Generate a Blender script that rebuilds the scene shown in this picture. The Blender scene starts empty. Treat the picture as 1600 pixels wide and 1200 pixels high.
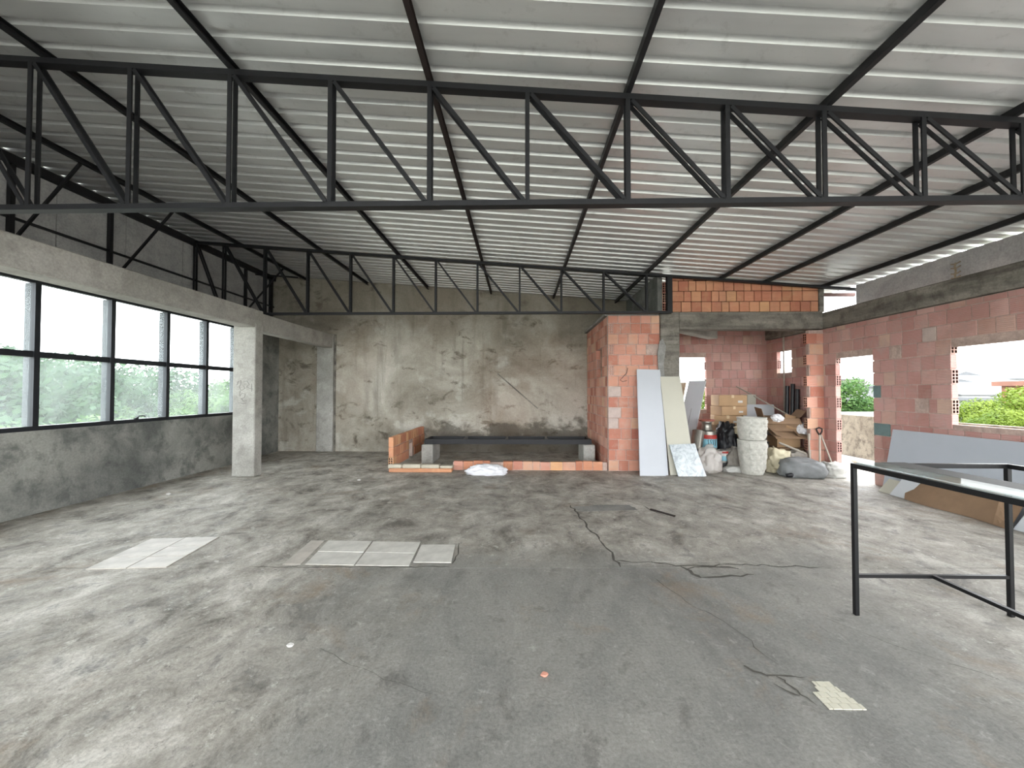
import bpy, bmesh, math, random
from mathutils import Vector, Matrix, noise
R = math.radians
scene = bpy.context.scene
COL = scene.collection
# ------------------------------------------------------------------ camera
F_PX, YAW, PITCH = 610.0, math.atan(12/610.0), math.atan(12/610.0)
cam = bpy.data.cameras.new('camera')
cam.sensor_fit = 'HORIZONTAL'; cam.sensor_width = 36.0; cam.lens = 36.0*F_PX/1600.0
cam.clip_start = 0.05; cam.clip_end = 2000
camo = bpy.data.objects.new('camera', cam); COL.objects.link(camo)
camo.location = (0, 0, 1.5); camo.rotation_euler = (math.pi/2+PITCH, 0, YAW)
scene.camera = camo
# ------------------------------------------------------------------ world: bright overcast sky
W = bpy.data.worlds.new('overcast_sky'); scene.world = W; W.use_nodes = True
nt = W.node_tree; bg = nt.nodes['Background']
bg.inputs['Color'].default_value = (0.95, 0.98, 1.0, 1); bg.inputs['Strength'].default_value = 3.2
vs = scene.view_settings
scene.display_settings.display_device = 'sRGB'
vs.view_transform = 'Standard'; vs.look = 'None'; vs.gamma = 1.0; vs.use_curve_mapping = False
vs.exposure = 1.6
scene.cycles.max_bounces = 16; scene.cycles.diffuse_bounces = 10; scene.cycles.transparent_max_bounces = 16

# ------------------------------------------------------------------ materials
MATS = {}
def srgb(r, g, b):
    f = lambda c: (c/255/12.92) if c/255 <= .04045 else ((c/255+.055)/1.055)**2.4
    return (f(r), f(g), f(b), 1)
class NB:
    def __init__(s, name):
        s.m = bpy.data.materials.new(name); s.m.use_nodes = True
        s.t = s.m.node_tree; s.b = s.t.nodes['Principled BSDF']; s.out = s.t.nodes['Material Output']
        MATS[name] = s.m
    def n(s, ty, **kw):
        x = s.t.nodes.new(ty)
        for k, v in kw.items():
            if k in x.inputs.keys() if isinstance(k, str) else False: x.inputs[k].default_value = v
            else: setattr(x, k, v)
        return x
    def l(s, a, b): s.t.links.new(a, b)
    def pos(s, scale=(1, 1, 1), obj=False):
        if obj:
            c = s.n('ShaderNodeTexCoord').outputs['Object']
        else:
            c = s.n('ShaderNodeNewGeometry').outputs['Position']
        mp = s.n('ShaderNodeMapping'); mp.inputs['Scale'].default_value = scale
        s.l(c, mp.inputs['Vector']); return mp.outputs['Vector']
    def noise(s, vec, scale, detail=6, rough=.6, dist=0):
        x = s.n('ShaderNodeTexNoise'); x.inputs['Scale'].default_value = scale
        x.inputs['Detail'].default_value = detail; x.inputs['Roughness'].default_value = rough
        x.inputs['Distortion'].default_value = dist
        s.l(vec, x.inputs['Vector']); return x.outputs['Fac']
    def ramp(s, fac, stops):
        x = s.n('ShaderNodeValToRGB'); e = x.color_ramp.elements
        while len(e) < len(stops): e.new(.5)
        for i, (p, c) in enumerate(stops):
            e[i].position = p; e[i].color = c if not isinstance(c, (int, float)) else (c, c, c, 1)
        s.l(fac, x.inputs['Fac']); return x.outputs['Color']
    def mix(s, fac, a, b, mode='MIX'):
        x = s.n('ShaderNodeMix'); x.data_type = 'RGBA'; x.blend_type = mode
        for sock, v in ((x.inputs[0], fac), (x.inputs[6], a), (x.inputs[7], b)):
            if isinstance(v, (int, float)): sock.default_value = v
            elif isinstance(v, tuple): sock.default_value = v
            else: s.l(v, sock)
        return x.outputs[2]
    def math(s, op, a, b=0.0, clamp=False):
        x = s.n('ShaderNodeMath'); x.operation = op; x.use_clamp = clamp
        for i, v in enumerate((a, b)):
            if isinstance(v, (int, float)): x.inputs[i].default_value = v
            else: s.l(v, x.inputs[i])
        return x.outputs[0]
    def maprange(s, v, a, b, c=0, d=1):
        x = s.n('ShaderNodeMapRange'); s.l(v, x.inputs[0])
        for i, q in enumerate((a, b, c, d)): x.inputs[i+1].default_value = q
        x.clamp = True; return x.outputs[0]
    def bump(s, h, st=.3, d=.01):
        x = s.n('ShaderNodeBump'); x.inputs['Strength'].default_value = st; x.inputs['Distance'].default_value = d
        s.l(h, x.inputs['Height']); s.l(x.outputs['Normal'], s.b.inputs['Normal'])
    def col(s, c):
        if isinstance(c, tuple): s.b.inputs['Base Color'].default_value = c
        else: s.l(c, s.b.inputs['Base Color'])
    def set(s, **kw):
        for k, v in kw.items(): s.b.inputs[k.replace('_', ' ')].default_value = v
        return s

def concrete(name, light, dark, scale=1.0, stain=None, stretch=(1, 1, 1), rough=.85, bump=.35, amt=.5):
    b = NB(name); v = b.pos(stretch)
    a = b.noise(v, .8*scale, 8, .62, .4)
    c = b.ramp(a, [(.34, dark), (.62, light)])
    m = b.noise(b.pos(), 3.4*scale, 9, .68, .2)
    c = b.mix(b.ramp(m, [(.36, amt), (.52, 0.0)]), c, stain or dark)
    f = b.noise(b.pos(), 38, 5, .7)
    c = b.mix(.35, c, b.ramp(f, [(.3, .25), (.7, .75)]), 'OVERLAY')
    b.col(c); b.set(Roughness=rough, Specular_IOR_Level=.25)
    h = b.math('ADD', b.math('MULTIPLY', f, .4), b.math('MULTIPLY', m, .9))
    b.bump(h, bump, .02)
    return b
def plain(name, c, rough=.6, metal=0, var=.12, vs_=6, bump=0, spec=.4):
    b = NB(name); f = b.noise(b.pos(obj=True), vs_, 6, .65)
    k = b.ramp(f, [(.3, (1-var,)*3+(1,)), (.7, (1, 1, 1, 1))])
    b.col(b.mix(1.0, c, k, 'MULTIPLY')); b.set(Roughness=rough, Metallic=metal, Specular_IOR_Level=spec)
    if bump: b.bump(b.noise(b.pos(obj=True), vs_*5, 5), bump, .01)
    return b

# the big weathered plaster wall at the back: blotches, drips, dark damp band with its own ragged shape low down
def backwall_mat():
    b = NB('stained_plaster'); p = b.pos()
    a = b.noise(p, .55, 9, .62, .6)
    c = b.ramp(a, [(.34, srgb(124, 117, 105)), (.48, srgb(158, 152, 140)), (.62, srgb(188, 183, 172))])
    m = b.noise(b.pos((1, 1, 1.6)), 2.3, 9, .66, .5)
    c = b.mix(b.ramp(m, [(.33, .9), (.44, 0.0)]), c, srgb(92, 85, 74))
    lt = b.noise(b.pos((1, 1, 1.2)), 1.5, 8, .6, .3)
    c = b.mix(b.ramp(lt, [(.56, 0.0), (.66, .5)]), c, srgb(198, 195, 186))
    dr = b.noise(b.pos((5, 5, .45)), 1.0, 6, .6)
    c = b.mix(b.ramp(dr, [(.3, .5), (.46, 0.0)]), c, srgb(104, 99, 88))
    warm = b.noise(b.pos((.8, 1, .8)), .5, 4, .5)
    c = b.mix(b.ramp(warm, [(.48, 0.0), (.7, .4)]), c, srgb(150, 128, 112))
    sp = b.n('ShaderNodeSeparateXYZ'); b.l(p, sp.inputs[0])
    hh = b.math('ADD', sp.outputs['Z'], b.math('MULTIPLY', b.noise(b.pos((1, 1, 1.3)), 2.1, 6, .62, .3), -1.5))
    band = b.maprange(hh, -.2, .02, 1, 0)
    band = b.math('MULTIPLY', band, b.maprange(sp.outputs['X'], -2.6, -1.9, 0, .75))
    c = b.mix(band, c, srgb(70, 64, 55))
    # upper zone, blended towards a darker brown with a ragged edge
    up = b.math('ADD', sp.outputs['Z'], b.math('MULTIPLY', b.noise(p, 1.3, 8, .7), 1.6))
    c = b.mix(b.maprange(up, 3.3, 4.3, 0, .55), c, srgb(105, 97, 84))
    f = b.noise(p, 42, 5, .7)
    c = b.mix(.3, c, b.ramp(f, [(.3, .25), (.7, .75)]), 'OVERLAY')
    b.col(c); b.set(Roughness=.9, Specular_IOR_Level=.2)
    b.bump(b.math('ADD', b.math('MULTIPLY', f, .3), m), .4, .02)
backwall_mat()
concrete('wall_concrete', srgb(150, 150, 144), srgb(96, 98, 95), 1.1, srgb(82, 85, 83), amt=.7)
concrete('beam_concrete', srgb(172, 169, 163), srgb(140, 138, 133), 1.2, srgb(120, 117, 111), (1, 1, 1), amt=.4)
concrete('column_concrete', srgb(176, 174, 168), srgb(146, 144, 138), 1.6, srgb(122, 120, 113), amt=.4)
concrete('form_concrete', srgb(140, 135, 126), srgb(88, 84, 78), 1.4, srgb(72, 68, 62), (.6, .6, 5), amt=.6)
concrete('upper_render', srgb(172, 171, 170), srgb(150, 150, 150), 2.5, srgb(135, 135, 135), amt=.4)
concrete('parapet_render', srgb(128, 120, 106), srgb(96, 88, 76), 2.2, srgb(62, 56, 48), (1, 1, .5), amt=.7)
concrete('mortar', srgb(188, 166, 156), srgb(160, 138, 128), 4, srgb(120, 108, 102), amt=.3)
concrete('slab_grey', srgb(150, 149, 145), srgb(112, 111, 108), 1.5)

def floor_mat():
    b = NB('screed_floor'); p = b.pos()
    sp = b.n('ShaderNodeSeparateXYZ'); b.l(p, sp.inputs[0])
    base = b.noise(b.pos((1, .6, 1)), .9, 10, .72, .5)
    smooth = b.ramp(base, [(.32, srgb(104, 103, 99)), (.44, srgb(124, 123, 119)), (.56, srgb(138, 136, 131)), (.68, srgb(158, 155, 148))])
    rough_c = b.ramp(b.noise(b.pos((1.0, .8, 1)), 2.6, 11, .74, .4), [(.36, srgb(96, 91, 84)), (.46, srgb(146, 141, 132)), (.54, srgb(166, 161, 152)), (.64, srgb(196, 192, 184))])
    # the bare scraped area: left side and beyond the joint, edge ragged
    r1 = b.math('ADD', sp.outputs['X'], b.math('MULTIPLY', b.math('SUBTRACT', b.noise(p, .8, 7, .65), .5), 3.2))
    left = b.maprange(r1, -1.9, -.7, 1, 0)
    r2 = b.math('ADD', sp.outputs['Y'], b.math('MULTIPLY', b.math('SUBTRACT', b.noise(p, .9, 7, .65), .5), 1.6))
    far = b.maprange(r2, 3.3, 3.9, 0, .85)
    r3 = b.math('ADD', sp.outputs['X'], b.math('MULTIPLY', b.math('SUBTRACT', b.noise(p, 1.0, 7, .65), .5), 2.4))
    right = b.maprange(r3, 2.0, 3.0, 0, .7)
    msk = b.math('MAXIMUM', b.math('MAXIMUM', left, far), right)
    c = b.mix(msk, smooth, rough_c)
    st = b.noise(b.pos((1.2, 1.0, 1)), 4.5, 11, .76, .4)
    c = b.mix(b.ramp(st, [(.36, .8), (.45, 0.0)]), c, srgb(104, 102, 98))
    wt = b.noise(b.pos((.8, 1.0, 1)), 3.4, 11, .78, .3)
    c = b.mix(b.ramp(wt, [(.6, 0.0), (.7, .5)]), c, srgb(196, 193, 186))
    pit = b.noise(p, 13, 10, .8, .3)
    c = b.mix(b.math('MULTIPLY', b.ramp(pit, [(.34, .9), (.42, 0.0)]), b.math('ADD', b.math('MULTIPLY', msk, .6), .4)), c, srgb(72, 69, 64))
    fl = b.noise(b.pos((1, .8, 1)), 10, 10, .8, .3)
    c = b.mix(b.math('MULTIPLY', b.ramp(fl, [(.57, 0.0), (.63, .8)]), b.math('ADD', b.math('MULTIPLY', msk, .7), .25)), c, srgb(198, 195, 188))
    br = b.noise(p, 1.1, 8, .7, .5)
    c = b.mix(b.ramp(br, [(.56, 0.0), (.68, .5)]), c, srgb(132, 112, 90))
    f = b.noise(p, 55, 5, .75)
    c = b.mix(.4, c, b.ramp(f, [(.3, .2), (.7, .8)]), 'OVERLAY')
    b.col(c)
    b.l(b.maprange(st, .3, .7, .42, .8), b.b.inputs['Roughness']); b.set(Specular_IOR_Level=.35)
    h = b.math('ADD', b.math('MULTIPLY', f, .25), b.math('ADD', st, b.math('MULTIPLY', b.noise(p, 9, 8, .7), .6)))
    b.bump(h, .45, .02)
floor_mat()

def brick_mat(name, cols, smear, smear_amt, line=.5):
    b = NB(name)
    oi = b.n('ShaderNodeObjectInfo')
    stops = [(i/(len(cols)-1), c) for i, c in enumerate(cols)]
    c = b.ramp(oi.outputs['Random'], stops)
    p = b.pos(); n1 = b.noise(p, 5, 8, .7, .5)
    c = b.mix(b.ramp(n1, [(.5, 0.0), (.66, smear_amt)]), c, smear)
    n2 = b.noise(p, 1.3, 6, .6)
    c = b.mix(b.ramp(n2, [(.34, .35), (.5, 0.0)]), c, srgb(150, 108, 96))
    w = b.n('ShaderNodeTexWave'); w.wave_type = 'BANDS'; w.bands_direction = 'Z'
    w.inputs['Scale'].default_value = 14; w.inputs['Distortion'].default_value = .6
    b.l(b.pos(obj=True), w.inputs['Vector'])
    c = b.mix(b.math('MULTIPLY', w.outputs['Fac'], .16), c, srgb(166, 112, 96))
    b.col(c); b.set(Roughness=.88, Specular_IOR_Level=.2)
    b.bump(b.math('ADD', w.outputs['Fac'], b.noise(p, 30, 5)), line, .006)
brick_mat('brick_orange', [srgb(200, 138, 108), srgb(214, 156, 122), srgb(180, 116, 92), srgb(218, 172, 128), srgb(206, 144, 114), srgb(190, 124, 100)], srgb(214, 178, 140), .35)
brick_mat('brick_red', [srgb(196, 140, 122), srgb(208, 154, 136), srgb(180, 122, 104), srgb(212, 164, 146), srgb(192, 134, 114), srgb(170, 108, 92), srgb(202, 146, 126), srgb(206, 168, 142)], srgb(190, 168, 154), .5)
brick_mat('brick_pink', [srgb(186, 144, 138), srgb(196, 156, 150), srgb(172, 126, 120), srgb(200, 164, 156), srgb(184, 140, 134), srgb(190, 148, 142), srgb(198, 170, 154)], srgb(178, 156, 150), .55)

def sheet_mat():
    b = NB('roof_sheet_metal'); p = b.pos()
    a = b.noise(b.pos((.5, 3, 1)), 1.1, 7, .6)
    c = b.ramp(a, [(.3, srgb(196, 197, 197)), (.7, srgb(214, 215, 214))])
    c = b.mix(b.ramp(b.noise(p, 7, 8, .7), [(.56, 0.0), (.72, .35)]), c, srgb(128, 128, 126))
    b.col(c); b.set(Roughness=.36, Metallic=.5, Specular_IOR_Level=.4)
sheet_mat()
b = plain('steel_black', srgb(30, 30, 33), .5, .2, .3, 8)
plain('steel_rust', srgb(46, 36, 34), .7, .2, .4, 8)
plain('steel_primer', srgb(120, 92, 86), .7, .0, .3, 8)
plain('steel_grey', srgb(96, 96, 96), .6, .2, .25, 6)
plain('frame_dark', srgb(40, 43, 48), .45, .3, .25, 9)
plain('frame_lit', srgb(52, 58, 62), .5, .3, .2, 9)  # lighter copy of the frame colour: light on mullion sides painted in
plain('table_black', srgb(24, 24, 26), .4, .3, .25, 9)
plain('gyproc_white', srgb(184, 187, 193), .6, 0, .04, 3)
plain('gyproc_cream', srgb(184, 181, 167), .6, 0, .05, 3)
plain('board_grey', srgb(176, 181, 189), .6, 0, .06, 2)
plain('melamine_white', srgb(196, 199, 203), .35, 0, .06, 3)
plain('plywood', srgb(188, 168, 142), .7, 0, .25, 5)
plain('cardboard', srgb(176, 144, 110), .8, 0, .15, 4, .1)
plain('cardboard_dark', srgb(140, 114, 90), .8, 0, .2, 4, .1)
plain('tape', srgb(206, 182, 146), .35, 0, .1, 4)
plain('paper_white', srgb(204, 202, 198), .7, 0, .1, 8)
plain('ink_dark', srgb(52, 50, 50), .8, 0, .1, 8)
plain('sack_grey', srgb(128, 130, 131), .55, 0, .35, 5, .4)
plain('sack_white', srgb(186, 185, 180), .6, 0, .2, 8, .4)
plain('sack_cream', srgb(206, 196, 168), .7, 0, .3, 8, .4)
plain('bag_black', srgb(36, 36, 40), .4, 0, .4, 7, .3)
plain('cloth_grey', srgb(148, 142, 134), .9, 0, .3, 7, .4)
plain('can_metal', srgb(172, 168, 160), .32, .8, .35, 7)
plain('can_blue', srgb(132, 186, 202), .4, 0, .2, 14)
plain('can_red', srgb(176, 58, 50), .45, 0, .3, 14)
plain('can_black', srgb(30, 30, 32), .45, 0, .3, 8)
plain('rim_rust', srgb(158, 92, 78), .7, .0, .3, 12)
plain('wood_pole', srgb(172, 164, 152), .7, 0, .3, 9)
plain('plank', srgb(150, 136, 114), .75, 0, .3, 6, .2)
plain('tile_white', srgb(212, 209, 202), .35, 0, .3, 7)
plain('tile_pinkish', srgb(196, 189, 180), .4, 0, .35, 6)
plain('tile_cream', srgb(206, 202, 186), .35, 0, .1, 20)
plain('plaster_white', srgb(192, 185, 168), .8, 0, .25, 7, .3)
plain('graphite', srgb(104, 102, 98), .9, 0, .2, 9)
plain('hole_shade', srgb(70, 44, 36), .95, 0, .2, 9)  # shade inside brick holes and open gaps, put into the colour
plain('trunk', srgb(92, 78, 62), .9, 0, .3, 4)
plain('terrain', srgb(180, 180, 170), .95, 0, .3, .05)
plain('house_white', srgb(120, 121, 122), .8, 0, .1, 1)
plain('house_pale', srgb(102, 100, 96), .8, 0, .12, 1)
plain('house_brick', srgb(124, 88, 66), .85, 0, .25, 2)
plain('roof_tile', srgb(120, 84, 70), .85, 0, .25, 2)
plain('roof_grey', srgb(92, 94, 97), .7, 0, .2, 1)
plain('pane_dark', srgb(50, 66, 92), .2, 0, .1, 1)
plain('pale_green_patch', srgb(108, 128, 128), .85, 0, .2, 9)
plain('pale_grey_patch', srgb(190, 172, 164), .85, 0, .2, 9)

plain('crack_dirt', srgb(88, 85, 79), .95, 0, .3, 12)
def planter_mat():
    b = NB('planter_cement'); p = b.pos(obj=True)
    c = b.ramp(b.noise(p, 14, 7, .7), [(.3, srgb(160, 158, 150)), (.7, srgb(200, 198, 190))])
    b.col(c); b.set(Roughness=.9, Specular_IOR_Level=.2)
    b.bump(b.noise(p, 26, 6), .5, .01)
planter_mat()
def marble_mat():
    b = NB('marble'); p = b.pos(obj=True)
    w = b.noise(p, 5, 9, .7, 2.5)
    b.col(b.ramp(w, [(.38, srgb(142, 150, 155)), (.5, srgb(176, 183, 187)), (.7, srgb(198, 202, 205))]))
    b.set(Roughness=.2)
marble_mat()
def glass_mat(name, film, gl=.08, tint=(1, 1, 1, 1)):
    b = NB(name)
    tr = b.n('ShaderNodeBsdfTransparent'); tr.inputs[0].default_value = tint
    gs = b.n('ShaderNodeBsdfGlossy'); gs.inputs['Roughness'].default_value = .03
    df = b.n('ShaderNodeBsdfTranslucent'); df.inputs[0].default_value = (.9, .95, .97, 1)
    m1 = b.n('ShaderNodeMixShader'); m1.inputs[0].default_value = gl
    b.l(tr.outputs[0], m1.inputs[1]); b.l(gs.outputs[0], m1.inputs[2])
    m2 = b.n('ShaderNodeMixShader')
    f = b.ramp(b.noise(b.pos((1, 1, .5)), 1.6, 5, .6), [(.3, film*.5), (.7, film*1.4)])
    b.l(f, m2.inputs[0]); b.l(m1.outputs[0], m2.inputs[1]); b.l(df.outputs[0], m2.inputs[2])
    b.l(m2.outputs[0], b.out.inputs['Surface'])
glass_mat('window_glass', .045, .04, (.96, .98, .98, 1))
glass_mat('table_glass', .3, .12, (.86, .92, .9, 1))
def plastic_mat(name, alpha, c):
    b = NB(name)
    tr = b.n('ShaderNodeBsdfTransparent')
    m2 = b.n('ShaderNodeMixShader'); m2.inputs[0].default_value = alpha
    b.col(c); b.set(Roughness=.25)
    b.bump(b.noise(b.pos(obj=True), 14, 7, .7, 1.5), .7, .03)
    b.l(tr.outputs[0], m2.inputs[1]); b.l(b.b.outputs[0], m2.inputs[2]); b.l(m2.outputs[0], b.out.inputs['Surface'])
plastic_mat('clear_plastic', .55, srgb(226, 220, 214))
plastic_mat('white_plastic', .9, srgb(232, 232, 236))
def leaf_mat(name, a, bcol):
    b = NB(name)
    c = b.ramp(b.noise(b.pos(), .9, 5, .6), [(.35, a), (.65, bcol)])
    b.col(c); b.set(Roughness=.6, Specular_IOR_Level=.2)
    tl = b.n('ShaderNodeBsdfTranslucent'); b.l(c, tl.inputs[0])
    m = b.n('ShaderNodeMixShader'); m.inputs[0].default_value = .35
    b.l(b.b.outputs[0], m.inputs[1]); b.l(tl.outputs[0], m.inputs[2]); b.l(m.outputs[0], b.out.inputs['Surface'])
leaf_mat('leaf_green', srgb(50, 80, 44), srgb(84, 112, 58))
leaf_mat('leaf_dark', srgb(44, 70, 50), srgb(66, 92, 60))
leaf_mat('leaf_yellow', srgb(70, 92, 32), srgb(112, 128, 46))

# ------------------------------------------------------------------ mesh helpers
WL = {}
def tag(o, label=None, cat=None, group=None, kind=None):
    if label: o['label'] = label
    if cat: o['category'] = cat
    if group: o['group'] = group
    if kind: o['kind'] = kind
    return o
def empty(name, loc, label=None, cat=None, group=None, kind=None):
    o = bpy.data.objects.new(name, None); COL.objects.link(o); o.location = loc
    o.empty_display_size = .1
    WL[o.name] = Vector(loc); return tag(o, label, cat, group, kind)
def link(name, me, loc, parent=None, mat=None):
    o = bpy.data.objects.new(name, me); COL.objects.link(o)
    loc = Vector(loc); WL[o.name] = loc
    if parent is not None:
        o.parent = parent; o.location = loc-WL[parent.name]
    else: o.location = loc
    if mat and not me.materials: me.materials.append(MATS[mat])
    return o
class MB:
    def __init__(s): s.v = []; s.f = []
    def add(s, vs_, fs):
        k = len(s.v); s.v += [Vector(q) for q in vs_]; s.f += [tuple(i+k for i in f) for f in fs]; return s
    def box(s, a, b):
        (x0, y0, z0), (x1, y1, z1) = a, b
        return s.add([(x0,y0,z0),(x1,y0,z0),(x1,y1,z0),(x0,y1,z0),(x0,y0,z1),(x1,y0,z1),(x1,y1,z1),(x0,y1,z1)],
                     [(3,2,1,0),(4,5,6,7),(0,1,5,4),(1,2,6,5),(2,3,7,6),(3,0,4,7)])
    def obox(s, c, ax, ay, az):           # oriented box: centre and three half-axis vectors
        c, ax, ay, az = map(Vector, (c, ax, ay, az))
        vs_ = [c+sx*ax+sy*ay+sz*az for sz in (-1,1) for sx, sy in ((-1,-1),(1,-1),(1,1),(-1,1))]
        fl = ax.cross(ay).dot(az) < 0
        fs = [(3,2,1,0),(4,5,6,7),(0,1,5,4),(1,2,6,5),(2,3,7,6),(3,0,4,7)]
        return s.add(vs_, [f[::-1] for f in fs] if fl else fs)
    def bar(s, p0, p1, w, d, up=(0, 1, 0)):   # w across, d along the 'up' hint
        p0, p1, up = Vector(p0), Vector(p1), Vector(up)
        t = (p1-p0); n = t.cross(up).normalized(); u = n.cross(t).normalized()
        return s.obox((p0+p1)/2, t/2, n*w/2, u*d/2)
    def tube(s, pts, r, seg=10, caps=True):
        pts = [Vector(p) for p in pts]; n = len(pts); rs = r if isinstance(r, (list, tuple)) else [r]*n
        k = len(s.v); prev = None
        for i, p in enumerate(pts):
            t = (pts[min(i+1, n-1)]-pts[max(i-1, 0)]).normalized()
            if prev is None: a = t.orthogonal().normalized()
            else: a = (prev-t*prev.dot(t)).normalized()
            prev = a; b_ = t.cross(a)
            for j in range(seg):
                th = 2*math.pi*j/seg; s.v.append(p+rs[i]*(math.cos(th)*a+math.sin(th)*b_))
        for i in range(n-1):
            for j in range(seg):
                q = (j+1) % seg
                s.f.append((k+i*seg+j, k+i*seg+q, k+(i+1)*seg+q, k+(i+1)*seg+j))
        if caps:
            s.f.append(tuple(k+j for j in range(seg))[::-1]); s.f.append(tuple(k+(n-1)*seg+j for j in range(seg)))
        return s
    def lathe(s, c, prof, seg=28, fn=None):
        c = Vector(c); k = len(s.v); n = len(prof)
        for i, (r, z) in enumerate(prof):
            for j in range(seg):
                th = 2*math.pi*j/seg; rr = r*(fn(th, z) if fn else 1)
                s.v.append(c+Vector((rr*math.cos(th), rr*math.sin(th), z)))
        for i in range(n-1):
            for j in range(seg):
                q = (j+1) % seg
                s.f.append((k+i*seg+j, k+i*seg+q, k+(i+1)*seg+q, k+(i+1)*seg+j))
        s.f.append(tuple(k+j for j in range(seg))[::-1])
        s.f.append(tuple(k+(n-1)*seg+j for j in range(seg)))
        return s
    def prism(s, poly, y0, y1, axis='y'):
        n = len(poly)
        mk = {'y': lambda a, b_, t: (a, t, b_), 'x': lambda a, b_, t: (t, a, b_), 'z': lambda a, b_, t: (a, b_, t)}[axis]
        vs_ = [mk(a, c, y0) for a, c in poly]+[mk(a, c, y1) for a, c in poly]
        return s.add(vs_, [tuple(range(n)), tuple(range(2*n-1, n-1, -1))]+[(i, i+n, (i+1) % n+n, (i+1) % n) for i in range(n)])
    def mesh(s, name, o=(0, 0, 0), smooth=False, bevel=0, fix=True):
        me = bpy.data.meshes.new(name); o = Vector(o)
        me.from_pydata([v-o for v in s.v], [], s.f)
        if fix or bevel:
            bm = bmesh.new(); bm.from_mesh(me)
            if fix: bmesh.ops.recalc_face_normals(bm, faces=bm.faces)
            if bevel: bmesh.ops.bevel(bm, geom=list(bm.edges), offset=bevel, segments=1, affect='EDGES', clamp_overlap=True)
            bm.to_mesh(me); bm.free()
        if smooth:
            for p in me.polygons: p.use_smooth = True
        return me
    def build(s, name, mat, parent=None, smooth=False, bevel=0, fix=True, label=None, cat=None, group=None, kind=None):
        xs = [v.x for v in s.v]; ys = [v.y for v in s.v]; zs = [v.z for v in s.v]
        o = Vector(((min(xs)+max(xs))/2, (min(ys)+max(ys))/2, min(zs)))
        ob = link(name, s.mesh(name, o, smooth, bevel, fix), o, parent, mat)
        return tag(ob, label, cat, group, kind)
def blob(c, r, amp=.15, freq=3, sub=4, seed=0, flat=None, sharp=False, power=1.0):
    bm = bmesh.new(); bmesh.ops.create_icosphere(bm, subdivisions=sub, radius=1)
    m = MB(); c = Vector(c)
    for v in bm.verts:
        d = v.co.normalized(); off = Vector((seed*7.3, seed*3.1, seed*1.7))
        q = noise.fractal(d*freq+off, 1.0, 2.0, 4)
        if sharp: q = (.5-abs(noise.noise(d*freq+off)))*1.2+q*.35
        k = 1+amp*q
        e = Vector([math.copysign(abs(a)**power, a) for a in d])
        p = Vector((e.x*r[0]*k, e.y*r[1]*k, e.z*r[2]*k))+c
        if flat is not None and p.z < flat: p.z = flat+ (p.z-flat)*.03
        v.co = p
    bm.verts.index_update()
    m.v = [v.co.copy() for v in bm.verts]; m.f = [tuple(v.index for v in f.verts) for f in bm.faces]
    bm.free(); return m

# ------------------------------------------------------------------ roof geometry
def zr(x): return 3.87-.0778*x            # centre line of the trusses' top chords
YB = 9.75                                  # back wall
# ================================================================== SETTING
# floor: two pours with the open joint between them
jy = lambda x: 3.345+.02*x
fm = MB(); fm.prism([(-6.3, -5), (7.0, -5), (7.0, jy(7)), (-6.3, jy(-6.3))], -.2, 0, 'z').build('floor', 'screed_floor', kind='structure')
f2 = MB(); f2.prism([(-6.3, jy(-6.3)+.009), (7.0, jy(7)+.009), (7.0, YB+.1), (-6.3, YB+.1)], -.2, 0, 'z')
FL = f2.build('floor', 'screed_floor', kind='structure')
f3 = MB(); f3.box((-6.3, 3.2, -.25), (7.0, 3.6, -.003)).build('joint_filler', 'crack_dirt', FL)
random.seed(5)
def ragged(poly, z0, z1, n=7, amp=.03):
    out = []
    for i in range(len(poly)):
        a, b_ = Vector(poly[i]), Vector(poly[(i+1) % len(poly)])
        for k in range(n):
            p = a.lerp(b_, k/n); out.append((p.x+random.uniform(-amp, amp), p.y+random.uniform(-amp, amp)))
    return MB().prism(out, z0, z1, 'z')
def crack(pts, w, amp=.02, step=.07, parent=None):
    P = []
    for a, b_ in zip(pts, pts[1:]):
        a, b_ = Vector(a), Vector(b_); n = max(2, int((b_-a).length/step))
        for k in range(n): P.append(a.lerp(b_, k/n)+Vector((random.uniform(-amp, amp), random.uniform(-amp, amp))))
    P.append(Vector(pts[-1])); m = MB(); L_, R_ = [], []
    for i, p in enumerate(P):
        t = (P[min(i+1, len(P)-1)]-P[max(i-1, 0)]).normalized(); q = Vector((-t.y, t.x))*w*random.uniform(.25, 1)*(.3 if i in (0, len(P)-1) else 1)
        L_.append((p.x+q.x, p.y+q.y, .0025)); R_.append((p.x-q.x, p.y-q.y, .0025))
    n = len(P); m.v = [Vector(v) for v in L_+R_]; m.f = [(i, i+n, i+1+n, i+1) for i in range(n-1)]
    return m.build('floor_crack', 'crack_dirt', parent or FL, fix=False)
ragged([(.72, 5.12), (1.8, 5.25), (1.98, 3.5), (.86, 3.45)], 0, .0012).build('screed_patch', 'screed_floor', FL)
ragged([(.70, 5.16), (1.45, 5.24), (1.5, 5.0), (.74, 4.92)], .0012, .002, 5, .015).build('screed_patch', 'slab_grey', FL)
crack([(.66, 5.19), (.72, 4.8), (.76, 4.3), (.84, 3.75), (.86, 3.38)], .014)
crack([(.66, 5.19), (1.3, 5.24), (1.66, 5.27)], .007)
crack([(1.62, 5.25), (1.66, 5.0), (1.78, 4.75)], .012, .01)
crack([(.84, 3.5), (1.2, 3.46), (1.45, 3.42), (1.9, 3.44), (2.6, 3.42)], .012, .025)
crack([(1.38, 3.39), (1.44, 3.26), (1.46, 3.2)], .022, .02)
crack([(1.46, 3.2), (1.62, 3.24), (1.8, 3.24), (1.92, 3.27)], .02, .02)
crack([(1.4, 3.37), (1.6, 3.4), (1.85, 3.37)], .02, .02)
crack([(1.08, 3.2), (1.2, 2.85), (1.35, 2.55), (1.42, 2.2)], .0035, .02)
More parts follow.
